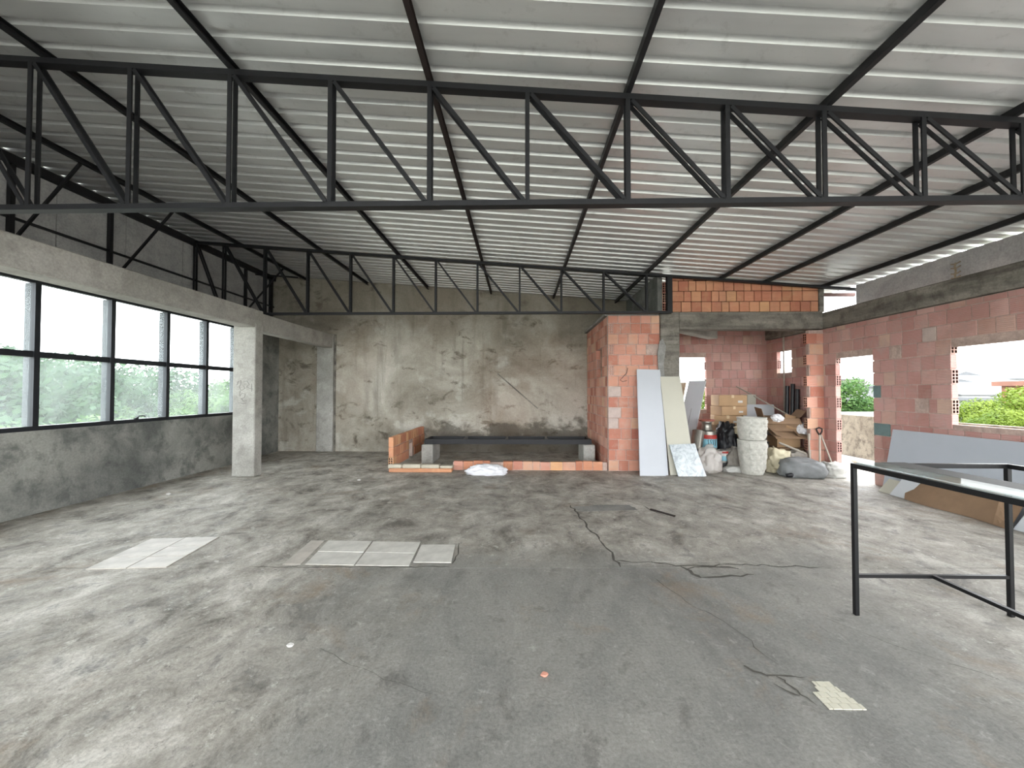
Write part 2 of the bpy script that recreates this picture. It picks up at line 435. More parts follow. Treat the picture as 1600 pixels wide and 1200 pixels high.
crack([(2.0, 2.7), (2.2, 2.4), (2.5, 2.1)], .0025, .02)
crack([(-1.2, 2.3), (-.7, 2.05), (-.4, 1.95)], .002, .012)
crack([(-2.3, 3.33), (-1.8, 3.33), (-.6, 3.36)], .01, .012)
crack([(-.585, 3.42), (-.57, 3.7), (-.6, 3.88)], .014, .01)
crack([(1.22, 2.2), (1.32, 2.12), (1.4, 2.1), (1.5, 2.11)], .009, .02, .03)
crack([(1.36, 2.12), (1.4, 2.0), (1.42, 1.92)], .009, .015, .03)
crack([(1.3, 2.05), (1.38, 1.98)], .008, .015, .03)
MB().bar((1.66, 5.02, .008), (1.86, 4.75, .008), .03, .014, (0, 0, 1)).build('loose_strip', 'steel_rust', FL)
# floor tiles let into the screed
def tile(quad, mat, z=.008):
    MB().prism(quad, -.01, z, 'z').build('floor_tile', mat, FL if quad[0][1] > 3.3 else FL, bevel=.002)
def quadgrid(c00, c10, c11, c01, cols, rows, mat, gap=.006, z=.008, skip=()):
    c = [Vector(q) for q in (c00, c10, c11, c01)]
    P = lambda u, v: (c[0]*(1-u)+c[1]*u)*(1-v)+(c[3]*(1-u)+c[2]*u)*v
    for j in range(rows):
        for i in range(len(cols)-1):
            if (i, j) in skip: continue
            q = [P(cols[i], j/rows), P(cols[i+1], j/rows), P(cols[i+1], (j+1)/rows), P(cols[i], (j+1)/rows)]
            m = sum(q, Vector((0, 0)))/4
            tile([tuple(m+(p-m)*(1-gap/.2)) for p in q], mat, z+random.uniform(-.002, .002))
quadgrid((-1.87, 3.38), (-.945, 3.36), (-.98, 3.9), (-1.93, 3.92), [0, .48, 1], 2, 'tile_white', .006, .005)
tile([(-2.06, 3.38), (-1.9, 3.38), (-1.96, 3.92), (-2.1, 3.92)], 'tile_pinkish', .004)
tile([(-.935, 3.44), (-.6, 3.44), (-.63, 3.84), (-.96, 3.83)], 'tile_white', .006)
quadgrid((-3.66, 3.245), (-3.01, 3.30), (-3.09, 3.99), (-3.75, 3.93), [0, .5, 1], 3, 'tile_pinkish', .005, .007)
for j in range(5):                          # little cream mosaic in the hole of the screed
    y0, y1 = 1.9+j*.036, 1.9+(j+1)*.036
    xl = max(1.435, 1.46-.0*j)+(.012*j if j > 2 else 0); xr = 1.635-.009*j
    xs = [xl]+[x for x in (1.48+.045*k+(.022 if j % 2 else 0) for k in range(5)) if xl+.015 < x < xr-.015]+[xr]
    for a, b_ in zip(xs, xs[1:]):
        MB().prism([(a+.0016, y0+.0016), (b_-.0016, y0+.0016), (b_-.0016, y1-.0016), (a+.0016, y1-.0016)], -.01, .004, 'z').build('mosaic_tile', 'tile_cream', bpy.data.objects['floor'])

# walls of plaster
wb = MB(); wb.prism([(-6.35, 0), (2.75, 0), (2.75, zr(2.75)+.16), (-6.35, zr(-6.35)+.13)], YB, YB+.15)
WBK = wb.build('wall_back', 'stained_plaster', kind='structure')
MB().box((-5.1, YB-.05, 0), (-4.68, YB+.02, 2.95)).build('pilaster', 'column_concrete', WBK, bevel=.01)
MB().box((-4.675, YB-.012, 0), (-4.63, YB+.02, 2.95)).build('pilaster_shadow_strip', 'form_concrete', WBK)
# scars left by old shelves and conduit
MB().bar((-.55, YB-.004, 1.95), (.45, YB-.004, 1.08), .03, .012, (0, 1, 0)).build('conduit_scar', 'form_concrete', WBK)
XL = -5.95
wl = MB(); wl.box((XL-.16, -5, 0), (XL, 8.3, 1.02))
wl.box((XL-.28, 8.3, 0), (XL-.14, YB, 3.0)); wl.box((XL-.16, 8.12, 0), (XL, 8.32, 3.0))
WLF = wl.build('wall_left', 'wall_concrete', kind='structure')
MB().box((-6.35, -5, 2.93), (-4.9, YB, 2.975)).build('roof_ledge', 'slab_grey', WLF)
# upper cladding behind the left beam, seen above it, in sheets with seams
ucl = empty('wall_upper_left', (-6.27, 3, 2.97), kind='structure')
ys = [-5, -3.6, -2.3, -1, .3, 1.6, 2.9, 4.2, 5.12, 6.05, 7.1, 8.2, 9.2, YB]
for a, b_ in zip(ys, ys[1:]):
    MB().box((-6.30, a+.006, 2.975), (-6.27, b_-.006, zr(-6.3)+.1)).build('cladding_sheet', 'upper_render', ucl)
MB().box((-6.32, -5, 2.975), (-6.305, YB, zr(-6.3)+.06)).build('sheet_backing', 'steel_grey', ucl)

# ---------------------------------------------------------------- brick walls
def brick_meshes():
    d = {}
    for L in (.14, .19, .24, .29):
        d[L] = MB().box((-L/2, -.045, -.095), (L/2, .045, .095)).mesh('brick_%d' % (L*100), bevel=.005)
    # hollow block, eight holes (two by four) in its +x end
    m = MB(); L = .19; x = L/2
    m.add([(-x,-.045,-.095),(x,-.045,-.095),(x,.045,-.095),(-x,.045,-.095),(-x,-.045,.095),(x,-.045,.095),(x,.045,.095),(-x,.045,.095)],
          [(3,2,1,0),(4,5,6,7),(0,1,5,4),(2,3,7,6),(3,0,4,7)])
    yb = [-.045, -.036, -.006, .006, .036, .045]
    zb = [-.095, -.085, -.049, -.039, -.005, .005, .039, .049, .085, .095]
    for i in range(5):
        for j in range(9):
            y0, y1, z0, z1 = yb[i], yb[i+1], zb[j], zb[j+1]
            if i % 2 == 1 and j % 2 == 1:
                e = .07
                m.add([(x,y0,z0),(x,y1,z0),(x,y1,z1),(x,y0,z1),(x-e,y0,z0),(x-e,y1,z0),(x-e,y1,z1),(x-e,y0,z1)],
                      [(0,1,5,4),(1,2,6,5),(2,3,7,6),(3,0,4,7)])
                m.add([(x-e,y0,z0),(x-e,y1,z0),(x-e,y1,z1),(x-e,y0,z1)], [(0,1,2,3)])
            else:
                m.add([(x,y0,z0),(x,y1,z0),(x,y1,z1),(x,y0,z1)], [(0,1,2,3)])
    d['hole'] = m
    return d
BM_ = brick_meshes(); BCACHE = {}
def bmesh_of(key, mat):
    k = (key, mat)
    if k not in BCACHE:
        me = BM_[key].mesh('hollow_brick', fix=False) if key == 'hole' else BM_[key].copy()
        me.materials.append(MATS[mat])
        if key == 'hole':
            me.materials.append(MATS['hole_shade'])
            for p in me.polygons:
                c = p.center
                if c.x < .094 and abs(c.y) < .04 and abs(c.z) < .09 and c.x > 0: p.material_index = 1
        BCACHE[k] = me
    return BCACHE[k]
def put_brick(parent, key, mat, c, u, n, flip=False, sx=1, name='brick', sz=1):
    o = bpy.data.objects.new(name, bmesh_of(key, mat)); COL.objects.link(o)
    u, n = Vector(u), Vector(n)
    if flip: u, n = -u, -n
    z = Vector((0, 0, 1)); m = Matrix((u, -n, z)).transposed().to_4x4()
    o.parent = parent
    o.matrix_basis = Matrix.Translation(Vector(c)-WL[parent.name]) @ m @ Matrix.Rotation(random.gauss(0, .006), 4, 'Z') @ Matrix.Rotation(random.gauss(0, .006), 4, 'Y') @ Matrix.Diagonal((sx, 1, sz, 1))
    return o
def brick_wall(root, O, u, n, L, Ht, openings, mat, seed, lens=(.19, .19, .19, .24), jamb=(), patches=(), course=.2, topz=None):
    """root: structure mesh name or object; O: bottom corner on the visible face; openings (s0,s1,z0,z1); jamb: s edges that show hollow ends"""
    random.seed(seed)
    O, u, n = Vector(O), Vector(u), Vector(n)
    rows = int(math.ceil(Ht/course-.01))
    for r in range(rows):
        z0 = r*course; zc = z0+course/2; hh = min(course, Ht-z0)
        if hh < .06: continue
        segs = [(0.0, L)]
        for (a, b_, c, d) in openings:
            if c-.02 <= zc <= d+.02:
                nx = []
                for (p, q) in segs:
                    if b_ <= p or a >= q: nx.append((p, q)); continue
                    if a > p: nx.append((p, a))
                    if b_ < q: nx.append((b_, q))
                segs = nx
        for (p, q) in segs:
            x = p; first = True
            if r % 2 and q-p > .5: lead = .095
            else: lead = 0
            while q-x > .03:
                l = random.choice(lens)
                if first and lead: l = .14 if random.random() < .5 else .24
                if q-x-l-.012 < .1: l = q-x
                rem = q-x; endj = r % 2 == 0 and any(abs(q-j) < .02 for j in jamb)
                if endj:
                    if rem < .2: l = rem
                    elif rem < .49: l = rem-.19
                hole = False; flip = False
                if first and any(abs(x-j) < .02 for j in jamb) and r % 2 == 0: hole, flip, l = True, True, min(.19, rem)
                if endj and rem-l < .03: hole, flip = True, False
                first = False
                lc = l-.012
                key = 'hole' if hole else min((.14, .19, .24, .29), key=lambda k: abs(k-l))
                bl = .19 if hole else key
                cx = x+l/2
                if topz is not None:
                    zt = topz(O+u*cx)-O.z
                    if z0+.06 > zt: x += l; continue
                    h2 = min(hh, zt-z0)
                else: h2 = hh
                mm = mat
                for (ps, pz, pm) in patches:
                    if abs(cx-ps) < .12 and abs(zc-pz) < .1: mm = pm
                c = O+u*cx-n*(.045-random.uniform(0, .006))+Vector((0, 0, z0+h2/2))
                put_brick(root, key, mm, c, u, n, flip, lc/bl if not hole else 1, sz=(h2-.012)/.19)
                x += l
def mortar(name, O, u, n, L, Ht, openings, topz=None, kind='structure', inset=.007, th=.076, mat='mortar'):
    """mortar bed that fills the joints, with the same openings"""
    O, u, n = Vector(O), Vector(u), Vector(n); m = MB()
    ss = sorted({0.0, L}|{v for o in openings for v in o[:2] if 0 < v < L}); zs = sorted({0.0, Ht}|{v for o in openings for v in o[2:] if 0 < v < Ht})
    for s0, s1 in zip(ss, ss[1:]):
        for z0, z1 in zip(zs, zs[1:]):
            sc, zc = (s0+s1)/2, (z0+z1)/2
            if any(a < sc < b_ and c < zc < d for a, b_, c, d in openings): continue
            e0 = s0+(.022 if any(abs(s0-o[1]) < .001 and o[2] < zc < o[3] for o in openings) else 0)
            e1 = s1-(.022 if any(abs(s1-o[0]) < .001 and o[2] < zc < o[3] for o in openings) else 0)
            za, zb = z1, z1
            if topz and z1 == Ht: za, zb = topz(O+u*e0)-O.z, topz(O+u*e1)-O.z
            A = O-n*inset; B = O-n*(inset+th)
            V = [A+u*e0+Vector((0,0,z0)), A+u*e1+Vector((0,0,z0)), B+u*e1+Vector((0,0,z0)), B+u*e0+Vector((0,0,z0)),
                 A+u*e0+Vector((0,0,za)), A+u*e1+Vector((0,0,zb)), B+u*e1+Vector((0,0,zb)), B+u*e0+Vector((0,0,za))]
            m.add(V, [(3,2,1,0),(4,5,6,7),(0,1,5,4),(1,2,6,5),(2,3,7,6),(3,0,4,7)])
    return m.build(name, mat, kind=kind)

XR = 5.72; YF = 7.45; YA = 9.15
# right wall, u runs towards the camera (s = YA - y)
S = lambda y: YA-y
LR = S(2.3)
op = [(S(7.17), S(6.44), 0, 2.1), (S(5.28), S(2.3)+1, 1.065, 2.09), (S(8.78), S(8.33), 1.91, 2.38)]
WR = mortar('wall_right', (XR, YA, 0), (0, -1, 0), (-1, 0, 0), LR, 2.68, op)
brick_wall(WR, (XR, YA, 0), (0, -1, 0), (-1, 0, 0), LR, 2.68, op, 'brick_pink', 3, (.19, .19, .24, .29, .19),
           jamb=(S(7.17), S(5.28), S(8.78)),
           patches=[(S(6.33), 1.5, 'pale_green_patch'), (S(6.32), .95, 'pale_green_patch'), (S(5.55), 2.3, 'pale_grey_patch'), (S(6.0), 2.1, 'mortar'), (S(5.75), 1.3, 'mortar')])
# brick tower
L1 = 2.66-1.68
WT = mortar('wall_tower_front', (1.68, YF, 0), (1, 0, 0), (0, -1, 0), L1, 2.95, [])
opc = [(0, .1, 2.6, 2.8), (0, .1, 2.2, 2.4), (0, .1, 1.8, 2.0)]
brick_wall(WT, (1.68, YF, 0), (1, 0, 0), (0, -1, 0), L1, 2.95, opc, 'brick_red', 8, (.19, .19, .19, .24),
           patches=[(.75, 2.3, 'mortar'), (.1, .9, 'pale_grey_patch'), (.08, 1.1, 'pale_grey_patch'), (.1, 1.5, 'pale_grey_patch')])
sy = lambda y: YB-y     # face towards -x: u runs towards the camera
LT = YB-YF-.09
opt = [(sy(8.55), sy(8.0), 1.8, 2.4)]
WTS = mortar('wall_tower_side', (1.68, YB, 0), (0, -1, 0), (-1, 0, 0), LT, 2.95, opt)
brick_wall(WTS, (1.68, YB, 0), (0, -1, 0), (-1, 0, 0), LT, 2.95, opt, 'brick_red', 9, (.14, .19, .24, .19), jamb=(sy(8.55),))
for z in (2.62, 2.22, 1.82):                # hollow ends at the tower's corner, facing the room
    put_brick(WT, 'hole', 'brick_red', (1.73, YF-.010+.095, z+.08), (0, -1, 0), (-1, 0, 0))
# back wall of the storage alcove
opa = [(3.3-2.75, 4.33-2.75, 1.09, 2.3)]
WA = mortar('wall_alcove_back', (2.75, YA, 0), (1, 0, 0), (0, -1, 0), 3.05, 2.95, opa)
brick_wall(WA, (2.75, YA, 0), (1, 0, 0), (0, -1, 0), 3.05, 2.95, opa, 'brick_pink', 12, (.19, .19, .24), jamb=(4.33-2.75,))
# stub wall with toothed end beside the corner
WS = mortar('wall_stub', (5.45, YF, 0), (1, 0, 0), (0, -1, 0), .27, 2.66, [])
random.seed(2)
for r in range(13):
    z = r*.2+.1
    if r % 2 == 0:
        put_brick(WS, 'hole', 'brick_red', (5.40+.095, YF+.045-.003, z), (1, 0, 0), (0, -1, 0), True)
        put_brick(WS, .14, 'brick_red', (5.655, YF+.045-.003, z), (1, 0, 0), (0, -1, 0), False, .9)
    else:
        put_brick(WS, .24, 'brick_red', (5.59, YF+.045-.001, z), (1, 0, 0), (0, -1, 0), False, 1.04)
# upper panel of orange bricks above the beam
tz = lambda p: zr(p.x)+.06
WU = mortar('wall_upper_front', (2.88, YF, 3.01), (1, 0, 0), (0, -1, 0), 2.76, .75, [], topz=tz, mat='hole_shade', inset=.02, th=.05)  # no mortar in these gaps: dark backing paints their shade
brick_wall(WU, (2.88, YF, 3.01), (1, 0, 0), (0, -1, 0), 2.76, .8, [], 'brick_orange', 15, (.19, .19, .19, .14), topz=tz)
for k in range(3):
    put_brick(WU, 'hole', 'brick_red', (2.80, YF+.2, 3.11+.2*k), (0, -1, 0), (-1, 0, 0))
MB().prism([(YF+.1, 3.0), (YB, 3.0), (YB, zr(2.7)+.1), (YF+.1, zr(2.7)+.1)], 2.66, 2.75, 'x').build('wall_upper_side', 'wall_concrete', kind='structure')
MB().box((1.62, YF+.02, 2.95), (2.66, YB, 3.0)).build('trim_1', 'slab_grey', kind='structure')
MB().box((2.75, YF+.3, 3.0), (5.9, YA+.15, 3.06)).build('trim_2', 'slab_grey', kind='structure')
# ---------------------------------------------------------------- concrete frame
def beam(name, a, b_, mat, label, bevel=.012):
    return MB().box(a, b_).build(name, mat, bevel=bevel, label=label, cat='beam')
beam('concrete_beam', (-4.98, -5, 2.645), (-4.68, 6.81, 2.966), 'beam_concrete', 'pale grey concrete beam running above the long left window')
beam('concrete_beam', (-4.92, 7.0, 2.60), (-4.70, YB-.04, 2.93), 'beam_concrete', 'short pale concrete beam from left column to back pilaster')
beam('concrete_beam', (3.02, YF-.03, 2.68), (5.70, YF+.22, 3.01), 'form_concrete', 'dark board-marked concrete beam above the storage alcove')
beam('concrete_beam', (XR-.03, .5, 2.69), (XR+.2, YA, 2.985), 'form_concrete', 'dark board-marked concrete beam along the top of right brick wall')
db = MB(); db.bar((3.1, 7.72, 2.81), (4.35, 8.85, 2.81), .2, .26, (0, 0, 1)); db.build('concrete_beam', 'beam_concrete', bevel=.01, label='short oblique concrete beam inside the alcove next to pillar', cat='beam')
cl = empty('concrete_column', (-4.88, 6.9, 0), 'freestanding pale concrete column with pencil scribbles beside the window', 'column')
MB().box((-5.08, 6.81, 0), (-4.68, 7.02, 2.966)).build('shaft', 'column_concrete', cl, bevel=.012)
sc = [[(.08,1.62),(.10,1.68),(.15,1.70),(.15,1.64),(.12,1.58),(.16,1.52),(.22,1.56),(.2,1.6)],
      [(.2,1.68),(.26,1.69),(.3,1.63),(.25,1.58),(.31,1.56),(.36,1.55)], [(.34,1.64),(.35,1.5)],
      [(.13,1.42),(.17,1.47),(.23,1.46),(.22,1.4),(.16,1.38),(.2,1.33),(.26,1.34)], [(.14,1.52),(.13,1.44)], [(.1,1.31),(.18,1.29),(.25,1.30)]]
for s_ in sc:
    MB().tube([(-5.08+x, 6.809, z) for x, z in s_], .003, 5).build('pencil_scribble', 'graphite', cl)
cr = empty('concrete_column', (2.84, YF, 0), 'dark rough concrete pillar between brick tower and alcove', 'column')
MB().box((2.665, YF-.04, 0), (3.02, YF+.2, 3.01)).build('shaft', 'form_concrete', cr, bevel=.012)
rg = [(2.63, 1.2), (2.7, 1.2), (2.74, 1.7), (2.71, 2.0), (2.76, 2.35), (2.7, 2.5), (2.64, 2.45), (2.6, 2.2), (2.62, 1.8)]
MB().prism(rg, YF-.05, YF-.03).build('mortar_smear', 'slab_grey', cr)

# ---------------------------------------------------------------- long window on the left
W1 = empty('window_1', (XL-.05, 3, 1.02), kind='structure')
xw0, xw1 = XL-.10, XL-.03
mull = [4.70-.89*k for k in range(10, 0, -1)]+[4.70, 5.60, 6.50, 7.33, 8.12]
zt, zm, zb_ = 2.93, 1.965, 1.02
MB().box((xw0, mull[0], zb_), (xw1+.02, 8.12, zb_+.055)).build('bottom_rail', 'frame_dark', W1)
MB().box((xw0, mull[0], 2.845), (xw1, 8.12, zt)).build('top_rail', 'frame_dark', W1)
for y in mull:
    MB().box((xw1-.02, y-.03, zb_+.055), (xw1+.02, y+.03, 2.845)).build('mullion', 'frame_dark', W1)
    MB().box((xw0-.06, y-.022, zb_+.055), (xw1-.02, y+.022, 2.845)).build('mullion_web', 'frame_lit', W1)
for a, b_ in zip(mull, mull[1:]):
    MB().box((xw0, a+.03, zm-.04), (xw1, b_-.03, zm+.035)).build('transom', 'frame_dark', W1)
    for z0, z1 in ((zb_+.055, zm-.03), (zm+.03, 2.845)):
        s = MB().box((xw0+.02, a+.03, z0), (xw0+.026, b_-.03, z1)); s.build('pane', 'window_glass', W1)
for y in (4.15, 5.98):
    h = MB(); h.tube([(xw1+.01, y, zb_+.07), (xw1+.03, y+.02, zb_+.1), (xw1+.035, y+.09, zb_+.1), (xw1+.03, y+.12, zb_+.085)], .009, 8)
    h.box((xw1-.01, y-.03, zb_+.055), (xw1+.015, y+.03, zb_+.075)); h.build('latch', 'frame_dark', W1)

# ---------------------------------------------------------------- roof: sheets, purlins, trusses
CE = empty('ceiling', (0, 3, 4), kind='structure')
PR = [(0, 0), (.125, 0), (.14, .038), (.185, .038), (.2, 0)]
def sheet(y0, n):
    m = MB(); prof = []
    for k in range(n):
        prof += [(y0+.2*k+a, h) for a, h in PR[:-1]]
    prof.append((y0+.2*n, 0)); xa, xb = -6.36, 6.24
    for th in (0, .003):
        for y, h in prof:
            for x in (xa, 0, xb): m.v.append(Vector((x, y, zr(x)+.088+h+th)))
    N = len(prof)
    for i in range(N-1):
        for j in range(2):
            a = i*3+j; m.f.append((a, a+3, a+4, a+1)); q = a+N*3; m.f.append((q+1, q+4, q+3, q))
    return m
y = -5.0
while y < YB-.1:
    n = 5 if y+1 < YB+.3 else int((YB+.3-y)/.2)
    sheet(y, n).build('roof_sheet', 'roof_sheet_metal', CE, fix=False); y += .2*n
PX = [(-5.40, 'purlin nearest the left cladding, carrying the knee braces'), (-3.83, 'second purlin from the left cladding'), (-2.30, 'third purlin from the left cladding'),
      (-.713, 'rust-brown purlin crossing just left of the picture centre'), (.848, 'purlin crossing just right of the picture centre'), (2.386, 'purlin ending above the left part of orange brick panel'),
      (3.78, 'fourth purlin from the right roof edge'), (4.62, 'purlin ending above the right part of orange brick panel'), (5.70, 'last purlin at the right edge of the roof')]
for x, lb in PX:
    m = MB(); dz = zr(x)
    m.box((x-.02, -5, dz+.022), (x+.02, YB, dz+.028)); m.box((x-.02, -5, dz+.08), (x+.02, YB, dz+.086)); m.box((x-.02, -5, dz+.028), (x-.014, YB, dz+.08))
    m.build('purlin', 'steel_rust' if abs(x+.713) < .1 else 'steel_black', label='dark steel '+lb, cat='purlin', group='roof purlins under the metal sheets')
def truss(yc, xs, xtop, xbot, label, zbot=2.975, single=False):
    t = empty('roof_truss', (0, yc, zbot), label, 'truss', 'black steel roof trusses')
    D = .075; a, b_ = xtop
    MB().bar((a, yc, zr(a)), (b_, yc, zr(b_)), .045, D, (0, 1, 0)).build('top_chord', 'steel_black', t)
    MB().box((xbot[0], yc-D/2, zbot-.02), (xbot[1], yc+D/2, zbot+.022)).build('bottom_chord', 'steel_black', t)
    def pair(p, q, w):
        m = MB()
        for s_ in (-1, 1): m.bar((p[0], yc+s_*.031, p[1]), (q[0], yc+s_*.031, q[1]), w, .013, (0, 1, 0))
        return m
    for i, x in enumerate(xs):
        pair((x, zbot+.02), (x, zr(x)-.02), .034).build('vertical_bar', 'steel_black', t)
        if i+1 < len(xs):
            x2 = xs[i+1]
            pair((x+.03, zr(x)-.03), (x2-.03, zbot+.02), .03).build('diagonal_bar', 'steel_black', t)
    return t
truss(3.05, [-6.2, -5.55, -4.75, -3.94, -3.12, -2.308, -1.5, -.71, .061, .845, 1.612, 2.35, 3.1, 3.84, 4.6, 5.35], (-6.26, 5.9), (-6.26, 5.9), 'near black steel lattice truss spanning the whole picture')
ft = truss(7.3, [-6.2, -5.638, -4.847, -4.022, -3.201, -2.383, -1.581, -.794, 0.001, .781, 1.569, 2.366], (-6.26, 6.36), (-6.26, 2.80), 'far black steel lattice truss in front of stained back wall')
MB().box((2.74, 7.25, 2.96), (2.83, 7.35, zr(2.78))).build('end_post', 'steel_black', ft)
# left cladding rails, posts and knee braces
gl = [(-6.24, -5, 3.64), (-6.24, YB, 3.64)]
MB().bar(gl[0], gl[1], .03, .03, (0, 0, 1)).build('cladding_rail', 'steel_black', label='thin black rail running along the upper left cladding', cat='rail')
MB().box((-6.262, -5, zr(-6.23)-.06), (-6.19, YB, zr(-6.23)+.05)).build('eave_beam', 'steel_black', label='black steel eave beam along the top of left cladding', cat='beam')
for y, w, lb in ((3.5, 0, ''), (4.62, .05, 'black steel post on left cladding nearest the camera'), (5.78, .05, 'black steel post on left cladding halfway between the two trusses'), (8.72, .05, 'black steel post on left cladding beyond the far truss'), (9.62, .09, 'thick black steel post in the back left corner')):
    if not w: continue
    MB().box((-6.262, y-w/2, 2.976), (-6.21, y+w/2, zr(-6.23))).build('cladding_post', 'steel_black', label=lb, cat='post', group='posts on the left cladding')
for y, lb in ((4.64, 'slanting black knee brace nearest the camera on left cladding'), (5.92, 'slanting black knee brace midway along left cladding'), (8.75, 'slanting black knee brace beyond the far truss at left')):
    MB().bar((-6.22, y, 3.36), (-5.40, y, zr(-5.40)+.01), .028, .028).build('knee_brace', 'steel_black', label=lb, cat='brace', group='knee braces at the left eave')
MB().bar((-6.2, 9.0, zr(-6.2)-.1), (-5.2, 9.0, zr(-5.2)-.1), .03, .03).build('tie_bar', 'steel_black', label='short black tie bar under the roof in the back left corner', cat='bar')
# right edge: posts, cross bar, cladding sheet beyond the beam
MB().box((5.64, YF-.02, 3.0), (5.73, YF+.14, zr(5.7)+.02)).build('upper_post', 'form_concrete', label='short grey concrete post at right end of orange brick panel', cat='post')
MB().box((6.3, 7.26, 2.6), (6.38, 7.34, zr(6.35)-.02)).build('eave_post', 'steel_primer', label='rust-brown steel post beside the upper right opening', cat='post')
MB().box((5.73, 7.48, 3.31), (6.36, 7.53, 3.37)).build('cross_bar', 'steel_primer', label='pinkish cross bar in the bright upper right opening', cat='bar')
MB().prism([(7.24, 2.9), (-1.0, 2.9), (-1.0, zr(6.2)+.062), (7.24, zr(6.2)+.062)], 6.16, 6.19, 'x').build('wall_upper_right', 'upper_render', kind='structure')
rs = MB(); rs.tube([(6.155, 5.6, 3.32), (6.152, 5.61, 3.26), (6.155, 5.6, 3.2), (6.152, 5.61, 3.14), (6.155, 5.6, 3.08)], .012, 6)
for z in (3.3, 3.24, 3.16, 3.1): rs.tube([(6.153, 5.54, z+.02), (6.153, 5.6, z), (6.153, 5.66, z+.015)], .008, 6)
rs.build('paint_run', 'plank', bpy.data.objects['wall_upper_right'])

# ================================================================== THE LOW BRICK PEN
pen = empty('low_brick_pen', (-.4, 7.5, 0), 'low unfinished brick enclosure on the floor against back wall', 'brick wall')
random.seed(21)
MB().box((-1.28, YF+.04, 0), (1.66, YF+.115, .15)).build('mortar_bed', 'mortar', pen)
x = -1.27
while x < 1.62:
    l = random.choice((.19, .19, .24, .14)); l = min(l, 1.66-x)
    if l < .08: break
    if random.random() > .1:
        key = min((.14, .19, .24), key=lambda k: abs(k-l))
        put_brick(pen, key, random.choice(('brick_orange', 'brick_red')), (x+l/2, YF+.075, .085+random.uniform(-.01, .008)), (1, 0, 0), (0, -1, 0), False, (l-.012)/key, sz=random.uniform(.8, .92))
    x += l
# plastered doorstep course at left
MB().box((-2.44, 7.24, 0), (-1.26, 7.42, .07)).build('plaster_step', 'brick_orange', pen, bevel=.012)
for a, b_, z in ((-2.46, -2.2, .14), (-2.19, -1.85, .145), (-1.84, -1.5, .14), (-1.49, -1.25, .12)):
    MB().box((a, 7.26, .07), (b_, 7.42, z)).build('plastered_brick', 'plaster_white', pen, bevel=.014)
# side wall running back, three courses with a gap
MB().prism([(7.36, .07), (8.42, .07), (8.42, .38), (8.66, .38), (8.66, .07), (9.72, .07), (9.72, .6), (7.36, .5)], -2.452, -2.388, 'x').build('mortar_bed', 'mortar', pen)
for r in range(3):
    y = 7.31 if r % 2 == 0 else 7.31
    first = True
    while y < 9.6:
        l = .19 if first else random.choice((.19, .24, .14))
        if not (r < 2 and 8.36 < y+l/2 < 8.68):
            zc = .13+.19*r+random.uniform(-.004, .004)
            if first and r == 0: put_brick(pen, 'hole', 'brick_orange', (-2.42, y+.095, .17), (0, -1, 0), (-1, 0, 0))
            else:
                key = min((.14, .19, .24), key=lambda k: abs(k-l))
                put_brick(pen, key, 'brick_orange', (-2.42, y+l/2, zc+.04), (0, 1, 0), (1, 0, 0), False, (l-.012)/key, sz=.94)
        y += l; first = False
# black steel base frame resting on concrete blocks inside the pen
fr = empty('steel_base_frame', (-.3, 8.4, .3), 'long black steel base frame lying on concrete blocks inside the pen', 'steel frame')
MB().box((-2.0, 8.2, .40), (1.5, 8.25, .50)).build('front_channel', 'steel_black', fr)
MB().box((-2.0, 8.75, .40), (1.5, 8.80, .50)).build('rear_channel', 'steel_black', fr)
for x in (-2.0, -1.2, -.3, .55, 1.45):
    MB().box((x, 8.25, .44), (x+.05, 8.75, .50)).build('cross_member', 'steel_black' if x in (-2.0, 1.45) else 'steel_grey', fr)
for x, lb in ((-2.05, 'grey concrete block under the left end of black frame'), (1.32, 'grey concrete block under the right end of black frame')):
    bb = MB().box((x, 8.12, 0), (x+.24, 8.85, .398)); bb.build('concrete_block', 'column_concrete', bevel=.012, label=lb, cat='block', group='blocks carrying the black frame')
bag = blob((-.6, 7.08, .06), (.28, .11, .10), .75, 2.2, 4, 3, .004, True)
bag.build('plastic_bag', 'white_plastic', smooth=True, label='crumpled white plastic bag on floor before the low brick pen', cat='bag')

# ================================================================== PANELS BESIDE THE TOWER
def lean(name, b0, b1, t0, t1, th, mat, label, cat, group=None, parent=None):
    """slab from its bottom edge b0-b1 to its top edge t0-t1, thickness behind"""
    b0, b1, t0, t1 = map(Vector, (b0, b1, t0, t1)); n = (b1-b0).cross(t0-b0).normalized()
    if n.y > 0: n = -n
    k = -n*th
    m = MB().add([b0, b1, t1, t0, b0+k, b1+k, t1+k, t0+k], [(0,1,2,3),(7,6,5,4),(0,4,5,1),(1,5,6,2),(2,6,7,3),(3,7,4,0)])
    zmin = min(v.z for v in m.v)
    if zmin < 0 and zmin > -.05:
        for v in m.v: v.z -= zmin
    return m.build(name, mat, parent, label=label, cat=cat, group=group)
lean('plasterboard_panel', (2.14, 7.02, 0), (2.60, 7.02, 0), (2.20, 7.37, 1.92), (2.63, 7.37, 1.91), .018, 'gyproc_white', 'tall white plasterboard panel leaning on the brick tower', 'panel')
lean('plasterboard_panel', (2.22, 7.07, 0), (2.66, 7.07, 0), (2.22, 7.40, 1.88), (2.65, 7.40, 1.88), .018, 'gyproc_white', 'white panel mostly hidden behind the tall leaning white panel', 'panel')
lean('plasterboard_panel', (2.70, 7.09, 0), (3.16, 7.09, 0), (2.63, 7.36, 1.78), (3.0, 7.36, 1.78), .018, 'gyproc_cream', 'tall cream panel leaning on the dark concrete pillar', 'panel')
lean('marble_slab', (2.80, 6.98, 0), (3.27, 6.98, 0), (2.70, 7.12, .54), (3.16, 7.12, .56), .02, 'marble', 'short white marbled slab at the foot of cream panel', 'slab')
